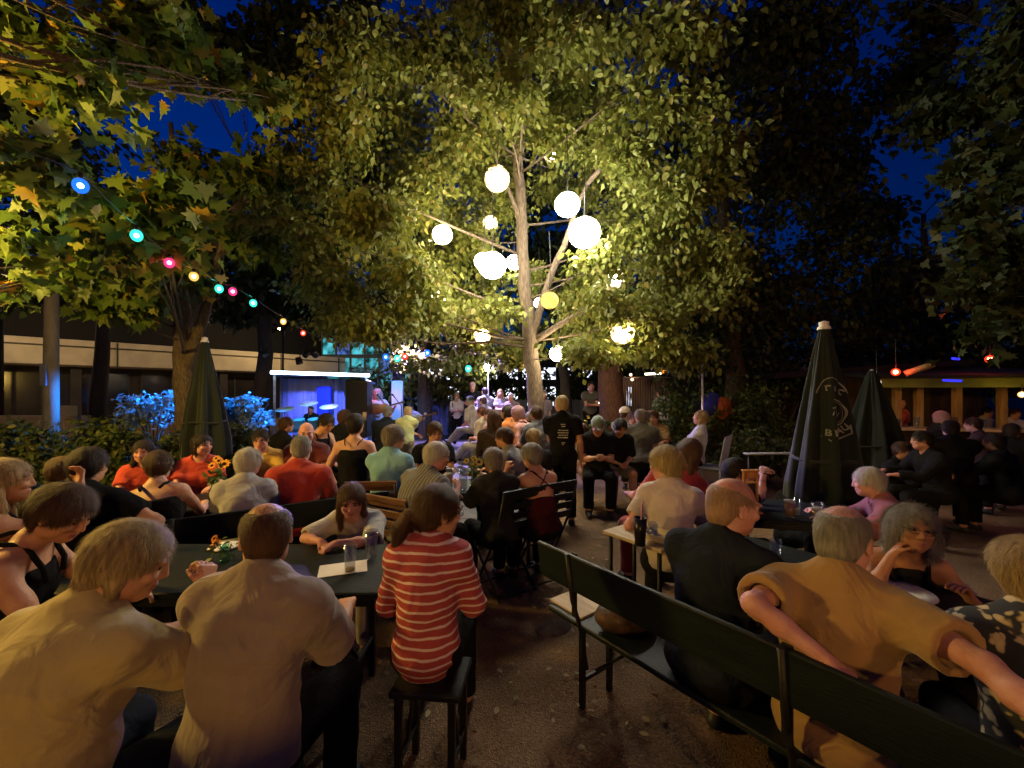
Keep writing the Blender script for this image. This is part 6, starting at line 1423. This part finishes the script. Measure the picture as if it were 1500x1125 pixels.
    # --- band and listeners
    def guitar(i,col,nm):
        m=Field(); c=v3(.02,.17,i['seatz']+.20); 
        m.ell(c,(.19,.045,.15),k=.03); m.ell(c+v3(-.20,0,.05),(.14,.045,.115),k=.05); V,Q=m.mesh(.014)
        o=obj('guitar_body',mesh_np('guitar',V,Q,pm('guitar_'+nm,*col,rough=.3),smooth=True)); return m
    def put_guitar(px,py,D,yaw,label,col,nm,zc):
        c=at(px,py,D); r=empty('guitar',(c.x,c.y,zc),-rad(yaw)); tag(r,label,'guitar')
        f=Field(); f.ell((.03,0,0),(.17,.045,.15),k=.03); f.ell((-.19,0,.04),(.12,.045,.11),k=.05); V,Q=f.mesh(.014); obj('body',mesh_np('guitar_body',V,Q,pm('guitar_'+nm,*col,rough=.3),smooth=True),r)
        m=MB(); m.box((-.42,.0,.12),(.34,.03,.045),Matrix.Rotation(rad(14),3,'Y')); m.box((-.63,.0,.17),(.10,.025,.06),Matrix.Rotation(rad(14),3,'Y')); m.build('neck',pm('guitar_neck',(.12,.06,.03),rough=.4),r)
    person(553,577,10.9,176,'singer with pink lit curly hair standing on the stage',pose='stand',sk='fair',sex='f',hair=('curly','pinkish'),top=dict(mat=cloth('singer',(.5,.42,.46)),sleeve=1.3),legs=J,arms=('guitar_body','guitar_neck'),det=1)
    c=at(553,600,10.62); put_guitar(553,600,10.62,176,'guitar held by the standing singer',((.45,.16,.05),(.35,.1,.03)),'s',1.28)
    person(601,596,11.3,190,'seated guitarist in a patterned shirt right of the banner',sk='fair',hair=('short','dark'),top=dict(mat=patterned('guitshirt',[(0,(.5,.4,.5)),(.5,(.2,.12,.22)),(1,(.5,.5,.6))],18),sleeve=.9),legs=K,arms=('guitar_body','guitar_neck'),det=1,seat=.7)
    put_guitar(603,612,11.0,190,'guitar on the lap of the seated guitarist',((.4,.28,.12),(.3,.2,.08)),'g',.98)
    person(455,600,12.0,178,'drummer in dark clothes behind the cymbals',sk='warm',hair=('short','dark'),top=dict(mat=navy),legs=K,arms=('phone','phone'),det=2,seat=.65)
    person(568,604,8.4,4,'listener seen dark against the stage with broad shoulders',pose='sit',sk='warm',w=1.15,hair=('short','salt'),top=dict(mat=navy,sleeve=.9),legs=K,det=1)
    person(598,603,8.0,8,'standing man in a yellow green polo watching the band',pose='stand',sk='warm',w=1.05,hair=('crop','ashen'),top=dict(mat=cloth('lime',(.42,.45,.20),(.36,.39,.17))),legs=dict(mat=khaki),det=1,arms=('fold','fold'))
    person(866,566,11.8,178,'far guest with pinkish face left of the round bar',pose='stand',sk='pink',hair=('short','brown'),top=dict(mat=grey_t),legs=K,det=2,arms=('fold','fold'))
    person(905,578,11.4,186,'far guest in mauve standing before the round bar',pose='stand',sk='pink',sex='f',hair=('long','dark'),top=dict(mat=cloth('mauve3',(.22,.14,.16))),legs=K,det=2,arms=('fold','fold'))
    person(967,575,11.2,-20,'far guest in a light patterned shirt before the round bar',pose='stand',sk='pink',hair=('short','dark'),top=dict(mat=patterned('palepat',[(0,(.5,.5,.48)),(.5,(.25,.25,.25)),(1,(.55,.52,.5))],20),sleeve=.9),legs=K,det=2,arms=('fold','fold'))
    person(982,566,12.2,170,'far guest with rosy face right of the round bar',pose='stand',sk='pink',hair=('short','reddish'),top=dict(mat=cloth('rose',(.4,.25,.22))),legs=K,det=2,arms=('fold','phone'))
    person(995,566,12.6,200,'farthest rosy guest beside the round bar',pose='stand',sk='pink',sex='f',hair=('bob','reddish'),top=dict(mat=cloth('mauve3',(.22,.14,.16))),legs=K,det=2,arms=('fold','fold'))
# ------------------------------------------------------------------ put it together
GL=2.6; BG=3; BB=2.6
W1,W2,W3,W4=450,340,560,230
ST=[(-4.8,10.2,2.6,(-5.2,13.6,1.1),(.12,.17,1),1100,70),(-2.4,10.0,2.9,(-3.4,12,.9),(.10,.35,1),260,60),(-3.5,13.6,3.2,(-1.7,9.5,0),(.45,.30,1),4200,85),
    (-7.0,11.6,2.7,(-8.9,10.5,1.1),(.01,.20,1),3600,60),(-5.8,11.6,2.7,(-6.4,10,1.1),(.01,.20,1),2600,60),(-4.2,9.8,3.0,(-3.6,11.2,1.4),(1,.32,.62),150,40),(-1.2,12.8,3.2,(-.4,11.5,.6),(.50,.38,1),1500,80),(-5.4,10.6,2.4,(-5.3,11.2,.6),(.05,.6,1),150,70)]
build_trees(); build_bushes(); ground(); buildings(); put_furniture(); lanterns(); all_bulbs(); stage(); right_bar(); assumed_lamps(); cast()
w=bpy.data.worlds.new('World'); SC.world=w; w.use_nodes=True; nt=w.node_tree; bg=nt.nodes['Background']
sky=nt.nodes.new('ShaderNodeTexSky'); sky.sky_type='NISHITA'; sky.sun_disc=False; sky.sun_elevation=rad(-.4); sky.sun_rotation=rad(-40); sky.ozone_density=8; sky.air_density=1.4
hs=nt.nodes.new('ShaderNodeHueSaturation'); hs.inputs['Saturation'].default_value=1.25; hs.inputs['Value'].default_value=1.3; nt.links.new(sky.outputs[0],hs.inputs['Color']); nt.links.new(hs.outputs[0],bg.inputs[0]); bg.inputs[1].default_value=.15
cam=bpy.data.cameras.new('camera'); cam.sensor_width=36; cam.lens=36*FPX/1500; cam.shift_y=12.5/1500; cam.clip_end=800; cam.clip_start=.05
co=bpy.data.objects.new('camera',cam); COL.objects.link(co); co.location=(0,0,EYE); co.rotation_euler=(rad(90),0,0); SC.camera=co
SC.view_settings.view_transform='Standard'; SC.view_settings.look='None'; SC.view_settings.exposure=.9; SC.view_settings.gamma=1
SC.cycles.use_denoising=True; SC.cycles.use_light_tree=True; SC.cycles.max_bounces=6; SC.cycles.diffuse_bounces=3; SC.cycles.transmission_bounces=6; SC.cycles.sample_clamp_indirect=4; SC.cycles.caustics_reflective=False; SC.cycles.caustics_refractive=False
